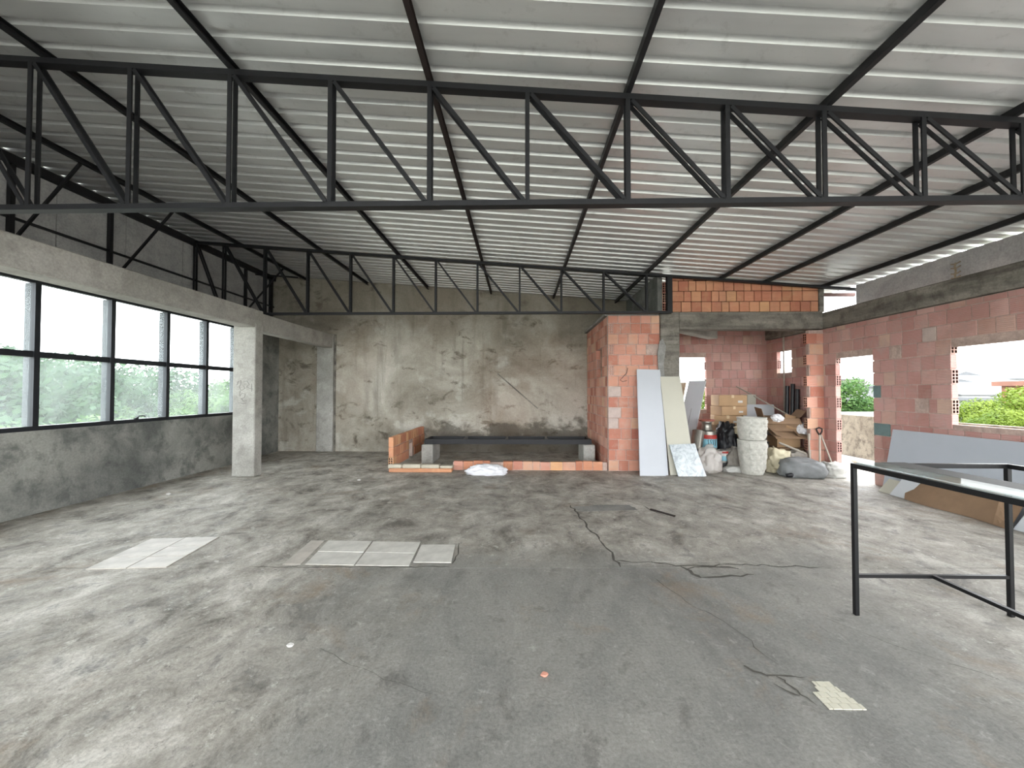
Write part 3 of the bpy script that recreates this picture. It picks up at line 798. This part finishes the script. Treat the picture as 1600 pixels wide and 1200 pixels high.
lean('marble_slab', (2.86, 7.01, 0), (3.31, 7.01, 0), (2.74, 7.145, .53), (3.17, 7.145, .53), .012, 'melamine_white', 'thin white sheet right behind the marbled slab', 'slab')

wr = MB(); wr.tube([(2.05, YF-.012, 1.95), (2.03, YF-.02, 1.86), (1.94, YF-.02, 1.76), (1.9, YF-.02, 1.72), (1.95, YF-.02, 1.69), (2.03, YF-.02, 1.71)], .005, 6)
wr.build('bent_wire', 'steel_black', smooth=True, label='thin bent wire sticking out of the brick tower front', cat='wire')
# ================================================================== STORED CLUTTER
def slab_dir(foot, top, w, th):
    foot, top = Vector(foot), Vector(top); t = top-foot
    p = Vector((t.y, -t.x, 0)).normalized(); n = t.cross(p).normalized()
    return MB().obox((foot+top)/2, t/2, p*w/2, n*th/2)
dr = empty('door_leaf', (3.4, 7.8, 0), 'white door leaf leaning towards the alcove window', 'door')
slab_dir((3.22, 7.95, .03), (4.0, 8.86, 1.74), .36, .035).build('leaf', 'melamine_white', dr, bevel=.003)
slab_dir((3.25, 7.985, .1), (3.97, 8.825, 1.67), .006, .0365).build('edge_groove', 'steel_grey', dr)
slab_dir((2.98, 8.1, .02), (3.70, 9.02, 1.70), .22, .03).build('plywood_board', 'plywood', label='pale brown board leaning behind the white door leaf', cat='board')
def carton(name, c, size, rz, mat, label, flaps=False, tilt=0, tape=True, roll=0):
    t = empty(name, c, label, 'box', 'cardboard boxes in the alcove'); sx, sy_, sz = size
    M = Matrix.Rotation(rz, 4, 'Z') @ Matrix.Rotation(tilt, 4, 'X') @ Matrix.Rotation(roll, 4, 'Y')
    def tr(m):
        for v in m.v: v[:] = (Vector(c)+M @ v)[:]
        return m
    if not flaps:
        tr(MB().box((-sx/2, -sy_/2, 0), (sx/2, sy_/2, sz))).build('body', mat, t, bevel=.006)
        if tape:
            tr(MB().box((-.025, -sy_/2-.002, sz-.06), (.025, sy_/2+.002, sz+.002))).build('tape_strip', 'tape', t)
            tr(MB().box((sx*.18, -sy_/2-.003, sz*.3), (sx*.34, -sy_/2, sz*.5))).build('paper_label', 'paper_white', t)
    else:
        w = MB(); e = .006
        w.box((-sx/2, -sy_/2, 0), (sx/2, sy_/2, e)); w.box((-sx/2, -sy_/2, 0), (sx/2, -sy_/2+e, sz)); w.box((-sx/2, sy_/2-e, 0), (sx/2, sy_/2, sz))
        w.box((-sx/2, -sy_/2, 0), (-sx/2+e, sy_/2, sz)); w.box((sx/2-e, -sy_/2, 0), (sx/2, sy_/2, sz)); tr(w).build('body', mat, t)
        for s_, a in ((1, .9), (-1, 1.3)):
            f = MB(); f.obox((s_*(sx/2+math.cos(a)*.09), 0, sz+math.sin(a)*.09), (s_*math.cos(a)*.09, 0, math.sin(a)*.09), (0, sy_/2, 0), (.003, 0, .002)); tr(f).build('flap', mat, t)
        f = MB(); f.obox((0, -sy_/2-.06, sz-.05), (sx/2, 0, 0), (0, .06, .05), (0, .002, -.002)); tr(f).build('flap', mat, t)
    return t
carton('cardboard_box', (4.46, 8.44, 1.20), (.55, .46, .23), -.12, 'cardboard', 'top cardboard box of the stack left in the alcove')
carton('cardboard_box', (4.45, 8.43, 1.005), (.53, .46, .19), .02, 'cardboard', 'middle cardboard box of the stack left in the alcove')
carton('cardboard_box', (4.38, 8.40, .80), (.52, .48, .20), -.3, 'cardboard', 'lowest cardboard box of the stack, above the black sacks')
carton('cardboard_box', (4.45, 8.55, 0), (.62, .55, .80), .05, 'cardboard_dark', 'large dark cardboard box hidden under the box stack')
carton('cardboard_box', (5.16, 8.86, 0), (.55, .42, 1.215), 0, 'cardboard_dark', 'tall cardboard box behind the white board by back wall', tape=False)
carton('small_carton', (5.06, 8.75, 1.216), (.22, .2, .22), .25, 'gyproc_cream', 'small off-white carton on the tall box by back wall', tape=False)
lean('white_board', (4.86, 8.5, .0), (5.52, 8.46, .0), (4.87, 8.62, 1.22), (5.52, 8.60, 1.22), .018, 'melamine_white', 'white board standing on edge behind the open carton', 'board')
MB().tube([(4.93, 8.98, 1.62), (5.5, 8.1, 1.02), (5.66, 7.85, .85)], .014, 8).build('stick', 'wood_pole', label='pale stick slanting down across the white board', cat='stick')
carton('cardboard_box', (5.30, 8.0, 0), (.56, .5, .40), .1, 'cardboard_dark', 'large cardboard box at the bottom of the right heap', tape=False)
carton('cardboard_box', (5.30, 7.98, .405), (.42, .4, .2), -.12, 'cardboard', 'small cardboard box under the torn open carton', tape=False)
carton('open_carton', (5.16, 7.94, .74), (.60, .42, .26), -.25, 'cardboard_dark', 'torn open cardboard carton on top of the right heap', True, .06)
# flattened carton and paper on that heap
fc = MB(); fc.obox((5.22, 7.72, .70), (.34, 0, .0), (0, .17, .09), (.0, -.004, .008)); fc.obox((5.44, 7.70, .68), (.14, 0, -.07), (0, .15, .08), (0, -.004, .006)); fc.obox((4.98, 7.72, .71), (.1, 0, -.05), (0, .15, .07), (0, -.004, .006))
fc.build('flattened_carton', 'cardboard_dark', label='flattened brown carton hanging over the right heap', cat='cardboard')
MB().obox((5.34, 7.75, .90), (.13, -.02, -.03), (.03, .07, .12), (.0, -.01, .01)).build('carton_flap', 'cardboard', label='loose square piece of cardboard on the right heap', cat='cardboard')
for i, (c, r, lb) in enumerate((((5.02, 7.72, .98), (.1, .07, .07), 'crumpled white wrapping left on the open carton'), ((5.5, 7.66, .78), (.12, .07, .1), 'crumpled white wrapping at right edge of the heap'))):
    blob(c, r, .55, 3, 3, 5+i, None, True).build('wrapping_paper', 'white_plastic', smooth=False, label=lb, cat='wrapping', group='white wrapping on the heap')
for i, (x, y, h, lb) in enumerate(((5.60, 8.28, 1.62, 'left one of the dark rolled tubes by right wall'), (5.63, 8.16, 1.66, 'middle one of the dark rolled tubes by right wall'), (5.64, 8.04, 1.55, 'right one of the dark rolled tubes by right wall'))):
    MB().tube([(x-.06, y-.02, .0), (x, y, h)], .038, 12).build('dark_tube', 'bag_black', smooth=False, label=lb, cat='tube', group='dark tubes leaning on the right wall')
MB().tube([(5.68, 8.50, 0), (5.68, 8.50, 2.68)], .017, 10).build('conduit_pipe', 'wood_pole', label='thin pale conduit standing upright beside small alcove window', cat='pipe')
# sacks, bags
def sack(name, c, r, mat, label, seed, amp=.22, freq=2.2, power=.75, cat='sack', sharp=False, rz=0, flat=.0):
    m = blob((0, 0, c[2]), r, amp, freq, 4, seed, flat, sharp, power)
    Rz = Matrix.Rotation(rz, 4, 'Z')
    for v in m.v: v[:] = (Rz @ v + Vector((c[0], c[1], 0)))[:]
    return m.build(name, mat, smooth=True, label=label, cat=cat)
s1 = sack('rubble_sack', (4.98, 7.02, .13), (.34, .22, .20), 'sack_grey', 'slumped grey plastic sack lying in front of the heap', 4, .2, 1.8, .8, rz=-.25)
sack('rubble_sack', (5.52, 7.0, .11), (.17, .12, .15), 'sack_white', 'white woven sack at the foot of the shovel', 6, .25, 2.4, .7)
sack('rubble_sack', (4.80, 7.40, .18), (.2, .18, .26), 'sack_cream', 'cream cloth sack right beside the stone planters', 8, .35, 2.4, .8)
sack('rubble_sack', (5.24, 7.55, .15), (.19, .16, .22), 'cloth_grey', 'dusty grey sack behind the slumped grey sack', 11, .3, 2.2, .8)
sack('black_bag', (4.16, 7.98, .42), (.20, .2, .46), 'bag_black', 'tall black plastic bag beside the paint cans', 13, .35, 2.5, .85, 'bag')
sack('black_bag', (4.68, 7.88, .30), (.26, .22, .34), 'bag_black', 'black plastic bag behind the stone planters', 14, .35, 2.5, .85, 'bag')
sack('rubble_sack', (4.42, 7.72, .74), (.22, .18, .10), 'sack_cream', 'beige sack lying on the black bags left of planters', 16, .2, 2.2, .75, flat=None)
sack('cloth_rag', (4.16, 7.62, .16), (.18, .14, .24), 'cloth_grey', 'grey rag heaped between cans and planters', 17, .5, 2.6, .9, 'rag', True)
sack('cloth_rag', (4.1, 7.45, .03), (.24, .1, .07), 'sack_white', 'whitish rag on the floor left of the planters', 19, .5, 3, .9, 'rag', True)
sack('clear_bag', (3.50, 7.32, .22), (.21, .17, .26), 'clear_plastic', 'clear plastic bag bulging beside the marbled slab', 20, .3, 2.6, .85, 'bag')
MB().tube([(4.66, 6.96, .03), (4.72, 6.93, .05), (4.8, 6.94, .045), (4.86, 6.9, .03)], [.03, .05, .045, .02], 10).build('black_scrap', 'bag_black', smooth=True, label='black plastic scrap on floor by the grey sack', cat='scrap')
it = empty('picture_frame', (4.52, 7.62, .82), 'small dark picture frame tilted on the beige sack', 'frame')
MB().obox((4.5, 7.66, .90), (.12, 0, .01), (0, .05, .075), (0, -.012, .008)).build('border', 'steel_grey', it, bevel=.004)
MB().obox((4.5, 7.642, .912), (.085, 0, .007), (0, .034, .05), (0, -.004, .003)).build('picture', 'paper_white', it)
# cans
def can(name, c, r, h, bands, label, lid=True):
    t = empty(name, c, label, 'can', 'paint cans in the alcove'); zz = 0
    MB().lathe(c, [(r*.97, 0), (r, .008), (r, h-.008), (r*.97, h)], 32).build('body', 'can_metal', t, smooth=False)
    for (z0, z1, m) in bands:
        MB().lathe((c[0], c[1], c[2]+z0), [(r+.0015, 0), (r+.0015, z1-z0)], 32).build('label_band', m, t)
    MB().lathe((c[0], c[1], c[2]+h), [(r*1.03, -.012), (r*1.03, .006), (r*.9, .006), (r*.88, -.0)], 32).build('rim', 'can_metal', t)
    return t
can('paint_can', (3.76, 7.88, .0), .14, .36, [(.02, .33, 'can_black')], 'black paint can underneath the blue labelled can')
bc = can('paint_can', (3.76, 7.86, .372), .145, .34, [(.03, .2, 'can_blue'), (.2, .28, 'can_red')], 'large steel paint can with blue and red label')
# loose dark lettering strokes on the blue label
for th in (-2.1, -1.8, -1.5, -1.2):
    m = MB(); rr = .148; q = [(th, .44), (th+.06, .50), (th-.02, .55), (th+.1, .56)]
    m.tube([(3.76+rr*math.cos(a), 7.86+rr*math.sin(a), z) for a, z in q], .006, 5); m.build('label_print', 'ink_dark', bc)
can('paint_can', (3.95, 7.68, .165), .105, .2, [(.01, .1, 'can_blue'), (.1, .15, 'paper_white'), (.15, .19, 'can_red')], 'small paint can with red white and blue label')
can('paint_can', (3.94, 7.68, 0), .10, .155, [(.01, .14, 'can_black')], 'small black can under the red white and blue can')
ur = empty('metal_urn', (3.72, 7.86, .72), 'rusty-rimmed metal pot standing on the large paint can', 'pot')
MB().lathe((3.72, 7.86, .722), [(.09, 0), (.1, .02), (.085, .1), (.09, .16), (.13, .2)], 28).build('body', 'can_metal', ur, smooth=True)
MB().lathe((3.72, 7.86, .722), [(.125, .19), (.146, .205), (.148, .225), (.135, .232), (.11, .22), (.085, .16)], 28).build('rim', 'rim_rust', ur, smooth=True)
tc = empty('metal_canister', (3.5, 7.75, 0), 'shiny steel canister leaning beside the large paint can', 'canister')
MB().tube([(3.42, 7.68, .36), (3.53, 7.8, .70)], .11, 24).build('body', 'can_metal', tc)
MB().tube([(3.53, 7.8, .70), (3.535, 7.805, .715)], .114, 24).build('rim', 'can_metal', tc)
carton('cardboard_box', (3.46, 7.72, 0), (.34, .3, .30), .1, 'cardboard_dark', 'low cardboard box under the leaning canister', tape=False)
# stacked stone-look planters with leaf relief
def planter(z0, r0, r1, h, label, seed):
    t = empty('stone_planter', (4.26, 7.27, z0), label, 'planter', 'stacked stone planters')
    n, seg = 44, 110; m = MB(); prof = []
    for i in range(n+1):
        u = i/n; prof.append((r0+(r1-r0)*math.sin(u*math.pi*.5)**.8, u*h))
    c = Vector((4.26, 7.27, z0))
    for i, (r, z) in enumerate(prof):
        for j in range(seg):
            th = 2*math.pi*j/seg
            a = abs(math.sin(th*5.5+(i//7 % 2)*1.57)); b_ = (i % 7)/7
            rel = .05*max(0, a-.75*b_-.1)*(.35+.65*b_)*(1 if 3 < i < n-2 else 0)*(1 if math.cos(th+.35) > -.35 else .15)
            m.v.append(c+Vector(((r+rel)*math.cos(th), (r+rel)*math.sin(th), z)))
    for i in range(n):
        for j in range(seg):
            q = (j+1) % seg; m.f.append((i*seg+j, i*seg+q, (i+1)*seg+q, (i+1)*seg+j))
    m.f.append(tuple(range(seg))[::-1])
    m.build('bowl', 'planter_cement', t, smooth=True)
    MB().lathe(c, [(r1, h-.001), (r1+.006, h+.004), (r1+.006, h+.022), (r1-.02, h+.022), (r1-.03, h-.05), (r1*.8, h-.3)], 44).build('rim', 'planter_cement', t)
planter(.0, .175, .232, .60, 'lower one of two stacked stone-look planters before the heap', 1)
planter(.625, .205, .238, .385, 'upper one of two stacked stone-look planters before the heap', 2)
# shovel and sticks by the corner
sh = empty('shovel', (5.45, 7.3, 0), 'shovel with black D-shaped grip leaning in the corner', 'shovel')
MB().tube([(5.40, 7.16, .2), (5.555, 7.36, .70)], .015, 10).build('shaft', 'wood_pole', sh)
MB().tube([(5.555, 7.36, .69), (5.52, 7.37, .76), (5.51, 7.38, .81), (5.56, 7.38, .835), (5.615, 7.38, .81), (5.605, 7.37, .76), (5.555, 7.36, .69)], .013, 8).build('grip', 'table_black', sh, smooth=True)
MB().obox((5.385, 7.14, .13), (.075, 0, 0), (.03, .04, .11), (0, -.004, .002)).build('blade', 'steel_grey', sh, bevel=.003)
MB().tube([(5.58, 7.36, .70), (5.66, 7.2, .16)], .014, 8).build('stick', 'wood_pole', label='pale stick crossing the shovel below its grip', cat='stick')
MB().tube([(5.33, 7.3, .0), (5.385, 7.4, .72)], .016, 8).build('stick', 'wood_pole', label='short pale stick standing left of the shovel', cat='stick')
MB().tube([(4.98, 7.62, .52), (5.35, 7.42, .34)], .02, 8).build('stick', 'wood_pole', label='broken stick lying on the sacks behind grey sack', cat='stick')

# ================================================================== RIGHT SIDE: boards, sheet of cardboard, table frame
lean('grey_board', (XR-.19, 6.1, 0), (XR-.19, 2.9, 0), (XR-.03, 6.08, .925), (XR-.03, 2.9, .925), .015, 'board_grey', 'long grey board leaning on the right wall below the window', 'board')
lean('white_offcut', (XR-.32, 6.02, 0), (XR-.32, 5.84, 0), (XR-.22, 5.95, .2), (XR-.22, 5.76, .2), .012, 'gyproc_cream', 'small cream board offcut at the far end of grey board', 'board')
lean('white_offcut', (XR-.34, 5.82, 0), (XR-.34, 5.6, 0), (XR-.22, 5.72, .28), (XR-.22, 5.45, .3), .012, 'melamine_white', 'crisp white offcut between cream offcut and brown cardboard', 'board')
lean('white_offcut', (XR-.36, 4.38, 0), (XR-.36, 3.7, 0), (XR-.24, 4.3, .3), (XR-.24, 3.7, .3), .012, 'melamine_white', 'white offcut past the near end of brown cardboard', 'board')
cs = MB(); N = 14
for i in range(N+1):
    u = i/N; y = 5.58-1.22*u
    for j in range(5):
        v = j/4; h = (.24+.2*math.sin(min(1, u*1.3)*math.pi*.6))*v
        h *= 1 if u < .92 else .6
        cs.v.append(Vector((XR-.36-.03*math.sin(u*7)*(1-v)-.05*u*(1-v)+.16*v, y+.05*v+(.08*v if i == 0 else 0), .004+h)))
for i in range(N):
    for j in range(4):
        a = i*5+j; cs.f.append((a, a+1, a+6, a+5))
k0 = len(cs.v); cs.v += [v+Vector((.008, 0, 0)) for v in cs.v]; cs.f += [tuple(i+k0 for i in f[::-1]) for f in cs.f[:N*4]]
cs.build('cardboard_sheet', 'cardboard_dark', fix=False, label='long bent brown cardboard sheet on floor against grey board', cat='cardboard')
tb = empty('table_frame', (2.77, 2.0, 0), 'black square-tube steel table frame standing on the right', 'table frame')
zt_ = 1.0; T = .027; xa, xb, yn, yf = 2.262, 3.278, .75, 2.70
for x, y in ((xa, yf), (xb, yf), (xa, yn), (xb, yn)):
    MB().box((x-T/2, y-T/2, 0), (x+T/2, y+T/2, zt_+.015)).build('leg', 'table_black', tb, bevel=.002)
for a, b_ in (((xa, yf), (xb, yf)), ((xa, yn), (xb, yn))):
    MB().box((a[0]+T/2, a[1]-T/2, zt_-.015), (b_[0]-T/2, b_[1]+T/2, zt_+.015)).build('top_rail', 'table_black', tb)
    MB().box((a[0]+T/2, a[1]-.01, .25), (b_[0]-T/2, b_[1]+.01, .272)).build('stretcher', 'table_black', tb)
for x in (xa, xb):
    MB().box((x-T/2, yn+T/2, zt_-.015), (x+T/2, yf-T/2, zt_+.015)).build('top_rail', 'table_black', tb)
MB().box((2.76, yn+.01, .25), (2.785, yf-.01, .272)).build('stretcher', 'table_black', tb)
MB().box((2.28, .8, zt_+.0155), (2.44, yf, zt_+.0225)).build('glass_strip', 'table_glass', label='narrow clear glass strip lying along the black table frame', cat='glass')
MB().box((2.443, .8, zt_+.0155), (2.60, yf, zt_+.0225)).build('grey_strip', 'steel_grey', label='narrow grey strip lying beside the glass on table frame', cat='strip')
# small litter on the floor
for (x, y, s_, m, n_, lb) in ((.13, 2.09, .02, 'brick_red', 'brick_chip', 'small orange brick chip on the smooth foreground floor'),
                         (-5.1, 5.6, .03, 'paper_white', 'paper_scrap', 'tiny white scrap on floor by the left wall'),
                         (-2.7, 6.55, .03, 'paper_white', 'paper_scrap', 'tiny white scrap on floor in front of the pen'),
                         (-1.35, 2.3, .02, 'paper_white', 'paper_scrap', 'tiny pale scrap on the left foreground floor')):
    blob((x, y, s_*.5), (s_, s_*.7, s_*.55), .4, 2, 2, 2, .001).build(n_, m, label=lb, cat='debris')

# ================================================================== OUTSIDE
MB().box((XR+.2, -4, -.25), (8.2, 11, -.06)).build('floor_terrace', 'upper_render', kind='structure')
MB().box((8.0, -4, -.06), (8.15, 12, .93)).build('wall_terrace', 'parapet_render', kind='structure')
random.seed(31)
for i in range(5):
    y0 = 6.9+.25*i
    MB().bar((6.15+.08*i, y0-.9, -.04+.025*(i % 2)), (6.9+.14*i, y0+1.0, -.035+.025*(i % 2)), .09, .02, (0, 0, 1)).build('plank', 'plank', label='weathered loose plank on terrace, '+('first', 'second', 'third', 'fourth', 'fifth')[i]+' one out from the doorway sill', cat='plank', group='planks on the terrace')
ter = MB(); n = 40; ext = 500
for i in range(n+1):
    for j in range(n+1):
        x = -ext+2*ext*i/n; y = -ext+2*ext*j/n; d = math.hypot(x, y)
        ter.v.append(Vector((x, y, -9+max(0, d-90)*.02+noise.noise(Vector((x*.012, y*.012, 0)))*max(0, min(6, (d-60)*.04)))))
for i in range(n):
    for j in range(n): a = i*(n+1)+j; ter.f.append((a, a+n+1, a+n+2, a+1))
ter.build('ground', 'terrain', fix=False, kind='structure')
# the building's own lower storeys
MB().box((-6.2, -5, -9), (8.1, YB+.1, -.26)).build('wall_below', 'house_pale', kind='structure')
def crown_mesh(name, seed, n, R0, leaf, mat):
    random.seed(seed); m = MB(); cl_ = []
    for k in range(26):
        a = random.uniform(0, 6.28); zz = random.uniform(-.5, .75); rr = math.sqrt(1-zz*zz*.8)*random.uniform(.35, .72)
        cl_.append((Vector((rr*math.cos(a), rr*math.sin(a), zz)), random.uniform(.26, .42)))
    for k in range(n):
        c, r = random.choice(cl_); d = Vector((random.gauss(0, 1), random.gauss(0, 1), random.gauss(0, 1))).normalized()
        p = (c+d*r*random.uniform(.75, 1.05))*R0
        t = (d+Vector((random.gauss(0, .5), random.gauss(0, .5), random.gauss(0, .5)))).normalized().orthogonal().normalized()
        u = d.cross(t).normalized(); t = (t+d*random.uniform(-.5, .5)).normalized(); s_ = leaf*random.uniform(.6, 1.3)
        m.add([p-t*s_, p+u*s_*.55, p+t*s_, p-u*s_*.55], [(0, 1, 2, 3)])
    me = m.mesh(name, fix=False); me.materials.append(MATS[mat]); return me
CR = {k: crown_mesh('crown', s_, 11000, 1, .04, m) for k, s_, m in (('g', 1, 'leaf_green'), ('d', 2, 'leaf_dark'), ('y', 3, 'leaf_yellow'), ('g2', 4, 'leaf_green'))}
def tree(x, y, top, r, kind, label, group, zb=-9, rz=0, cat='tree', flat=.85):
    t = empty('tree', (x, y, zb), label, cat, group)
    c = link('crown', CR[kind], (x, y, top-r*flat), t); c.scale = (r, r, r*flat); c.rotation_euler.z = rz
    zc = top-r*flat
    tk = MB(); tk.tube([(x, y, zb), (x+.1, y, (zb+zc)/2), (x, y, zc)], [.05*r+.08, .04*r+.07, .03*r], 8)
    for a in (0, 2.1, 4.2): tk.tube([(x, y, zc-r*.4), (x+math.cos(a)*r*.45, y+math.sin(a)*r*.45, zc+r*.25)], [.025*r, .01*r], 6)
    tk.build('trunk', 'trunk', t)
Lg = 'trees outside the left window'
LT_ = [(-30, 21.5, 4.2, 6.0, 'd', 'dark broad tree filling the lower left corner pane'), (-40, 33, 5.0, 7.5, 'd', 'tall bluish tree behind the first window mullion'), (-20, 17.5, .4, 3.4, 'g', 'low light-green tree close behind the leftmost lower pane'),
       (-24, 25, .2, 3.2, 'g2', 'low bright tree behind the second lower pane'), (-44, 46, 4.6, 7.0, 'd', 'hazy tree behind the second mullion'), (-34, 42, 1.6, 5.0, 'g', 'yellow-green rounded tree behind the third mullion'),
       (-36, 50, 3.0, 5.2, 'g2', 'green tree filling the third lower pane'), (-38, 60, 3.4, 5.8, 'g', 'bright tree filling the fourth lower pane'), (-50, 62, 3.0, 6.0, 'd', 'dark tree between third and fourth lower panes'),
       (-34, 64, 3.2, 5.5, 'g2', 'tree just left of the concrete column behind glass'), (-30, 72, 3.0, 6.0, 'd', 'furthest tree at the right end of left window'), (-52, 30, 6.0, 8.0, 'd', 'high hillside tree at left edge of the picture'), (-62, 52, 5.0, 8.0, 'd', 'distant hillside tree between first two mullions')]
for i, (x, y, tp, r, k, lb) in enumerate(LT_): tree(x, y, tp, r, k, lb, Lg, rz=i*1.3)
nr = empty('neighbour_roof', (-16, 24, -9), 'pale flat roof of neighbouring house below the left window', 'building')
MB().box((-20, 17, -9), (-13.5, 40, -1.35)).build('wall', 'house_pale', nr)
MB().box((-20.3, 16.7, -1.35), (-13.2, 40.3, -1.1)).build('roof', 'roof_grey', nr)
sd = empty('satellite_dish', (-14.6, 21.4, -1.1), 'white satellite dish on the neighbouring flat roof', 'dish')
MB().lathe((-14.6, 21.4, -.5), [(.02, 0), (.3, .05), (.5, .16), (.5, .18), (.02, .03)], 24).build('reflector', 'house_white', sd, smooth=True)
MB().tube([(-14.6, 21.4, -1.1), (-14.6, 21.4, -.48)], .04, 8).build('mast', 'steel_grey', sd)
# right hand view: trees, houses, brick house
Rg = 'trees beyond the terrace wall'
RT = [(14.0, 12.6, 1.2, 1.0, 'y', 'yellow-green bush at the left of right window view'), (13.0, 10.9, 1.0, .9, 'y', 'low yellow-green bush in the middle of right window view'), (16.0, 12.3, 1.55, 1.3, 'y', 'bright yellow-green tree at right edge of the picture'),
      (33, 41, 2.9, 4.0, 'g', 'rounded green tree seen through the doorway at right'), (40, 56, 4.2, 3.6, 'g2', 'green tree seen through the doorway at left'), (60, 78, 4.4, 4.0, 'd', 'small far tree seen through the doorway'),
      (13, 24.5, 1.9, 2.8, 'y', 'yellow-green tree seen through the alcove window')]
for i, (x, y, tp, r, k, lb) in enumerate(RT): tree(x, y, tp, r, k, lb, Rg, rz=i*.9+.4)
def house(x, y, w, d, top, mat, label, roof='flat', rz=0, rmat='roof_grey'):
    t = empty('house', (x, y, -9), label, 'building', 'houses beyond the terrace'); M = Matrix.Translation((x, y, 0)) @ Matrix.Rotation(rz, 4, 'Z')
    def tr(m):
        for v in m.v: v[:] = (M @ v)[:]
        return m
    tr(MB().box((-w/2, -d/2, -9), (w/2, d/2, top))).build('wall', mat, t)
    if roof == 'flat': tr(MB().box((-w/2-.2, -d/2-.2, top), (w/2+.2, d/2+.2, top+.2))).build('roof', rmat, t)
    else: tr(MB().prism([(-d/2-.3, top), (d/2+.3, top), (0, top+1.3)], -w/2-.3, w/2+.3, 'x')).build('roof', rmat, t)
    for k in range(max(1, int(d/2.6))):
        yy = -d/2+1.3+2.6*k
        f = tr(MB().box((-w/2-.05, yy-.5, top-1.9), (-w/2+.02, yy+.5, top-.9))).build('window', 'house_white', t)
        tr(MB().box((-w/2-.07, yy-.42, top-1.82), (-w/2-.04, yy+.42, top-.98))).build('pane', 'pane_dark', f)
house(24.5, 14.6, 6, 6.5, 1.75, 'house_brick', 'orange unplastered house at right edge of the window view', 'flat', 0, 'roof_tile')
house(34, 28.8, 6, 6, .9, 'house_white', 'white house with blue window low in the window view')
house(45, 41, 7, 7, 1.2, 'house_white', 'white house with pale roof behind the yellow bush', 'gable')
house(60, 54, 8, 9, 2.4, 'house_pale', 'pale house with gabled roof further off', 'gable', .2)
house(75, 62, 9, 9, 3.4, 'house_white', 'distant white house at right in the window view', 'gable', -.2)
house(86, 80, 9, 10, 3.6, 'house_pale', 'distant pale house at left in the window view', 'flat', .3)
house(19, 18.6, 6, 6, .2, 'house_white', 'white flat roofed house just past the terrace wall', 'flat', .0)
house(53, 67, 8, 8, 2.2, 'house_white', 'white house between the trees in the doorway', 'flat', .2)
house(75, 98, 12, 10, 4.4, 'house_pale', 'far pale house on the skyline in the doorway', 'gable', .1)
hl = MB()
for (x, y, r, h) in ((150, 110, 38, 11), (270, 250, 60, 17), (-60, 260, 80, 20)):
    q = blob((x, y, -8), (r, r, h), .25, 1.5, 3, x % 7)
    q.build('hill', 'leaf_dark', smooth=True, label={150: 'low hazy hill behind the houses at right', 270: 'farther long hill on the right skyline', -60: 'distant wooded hill beyond the left window'}[x], cat='hill')
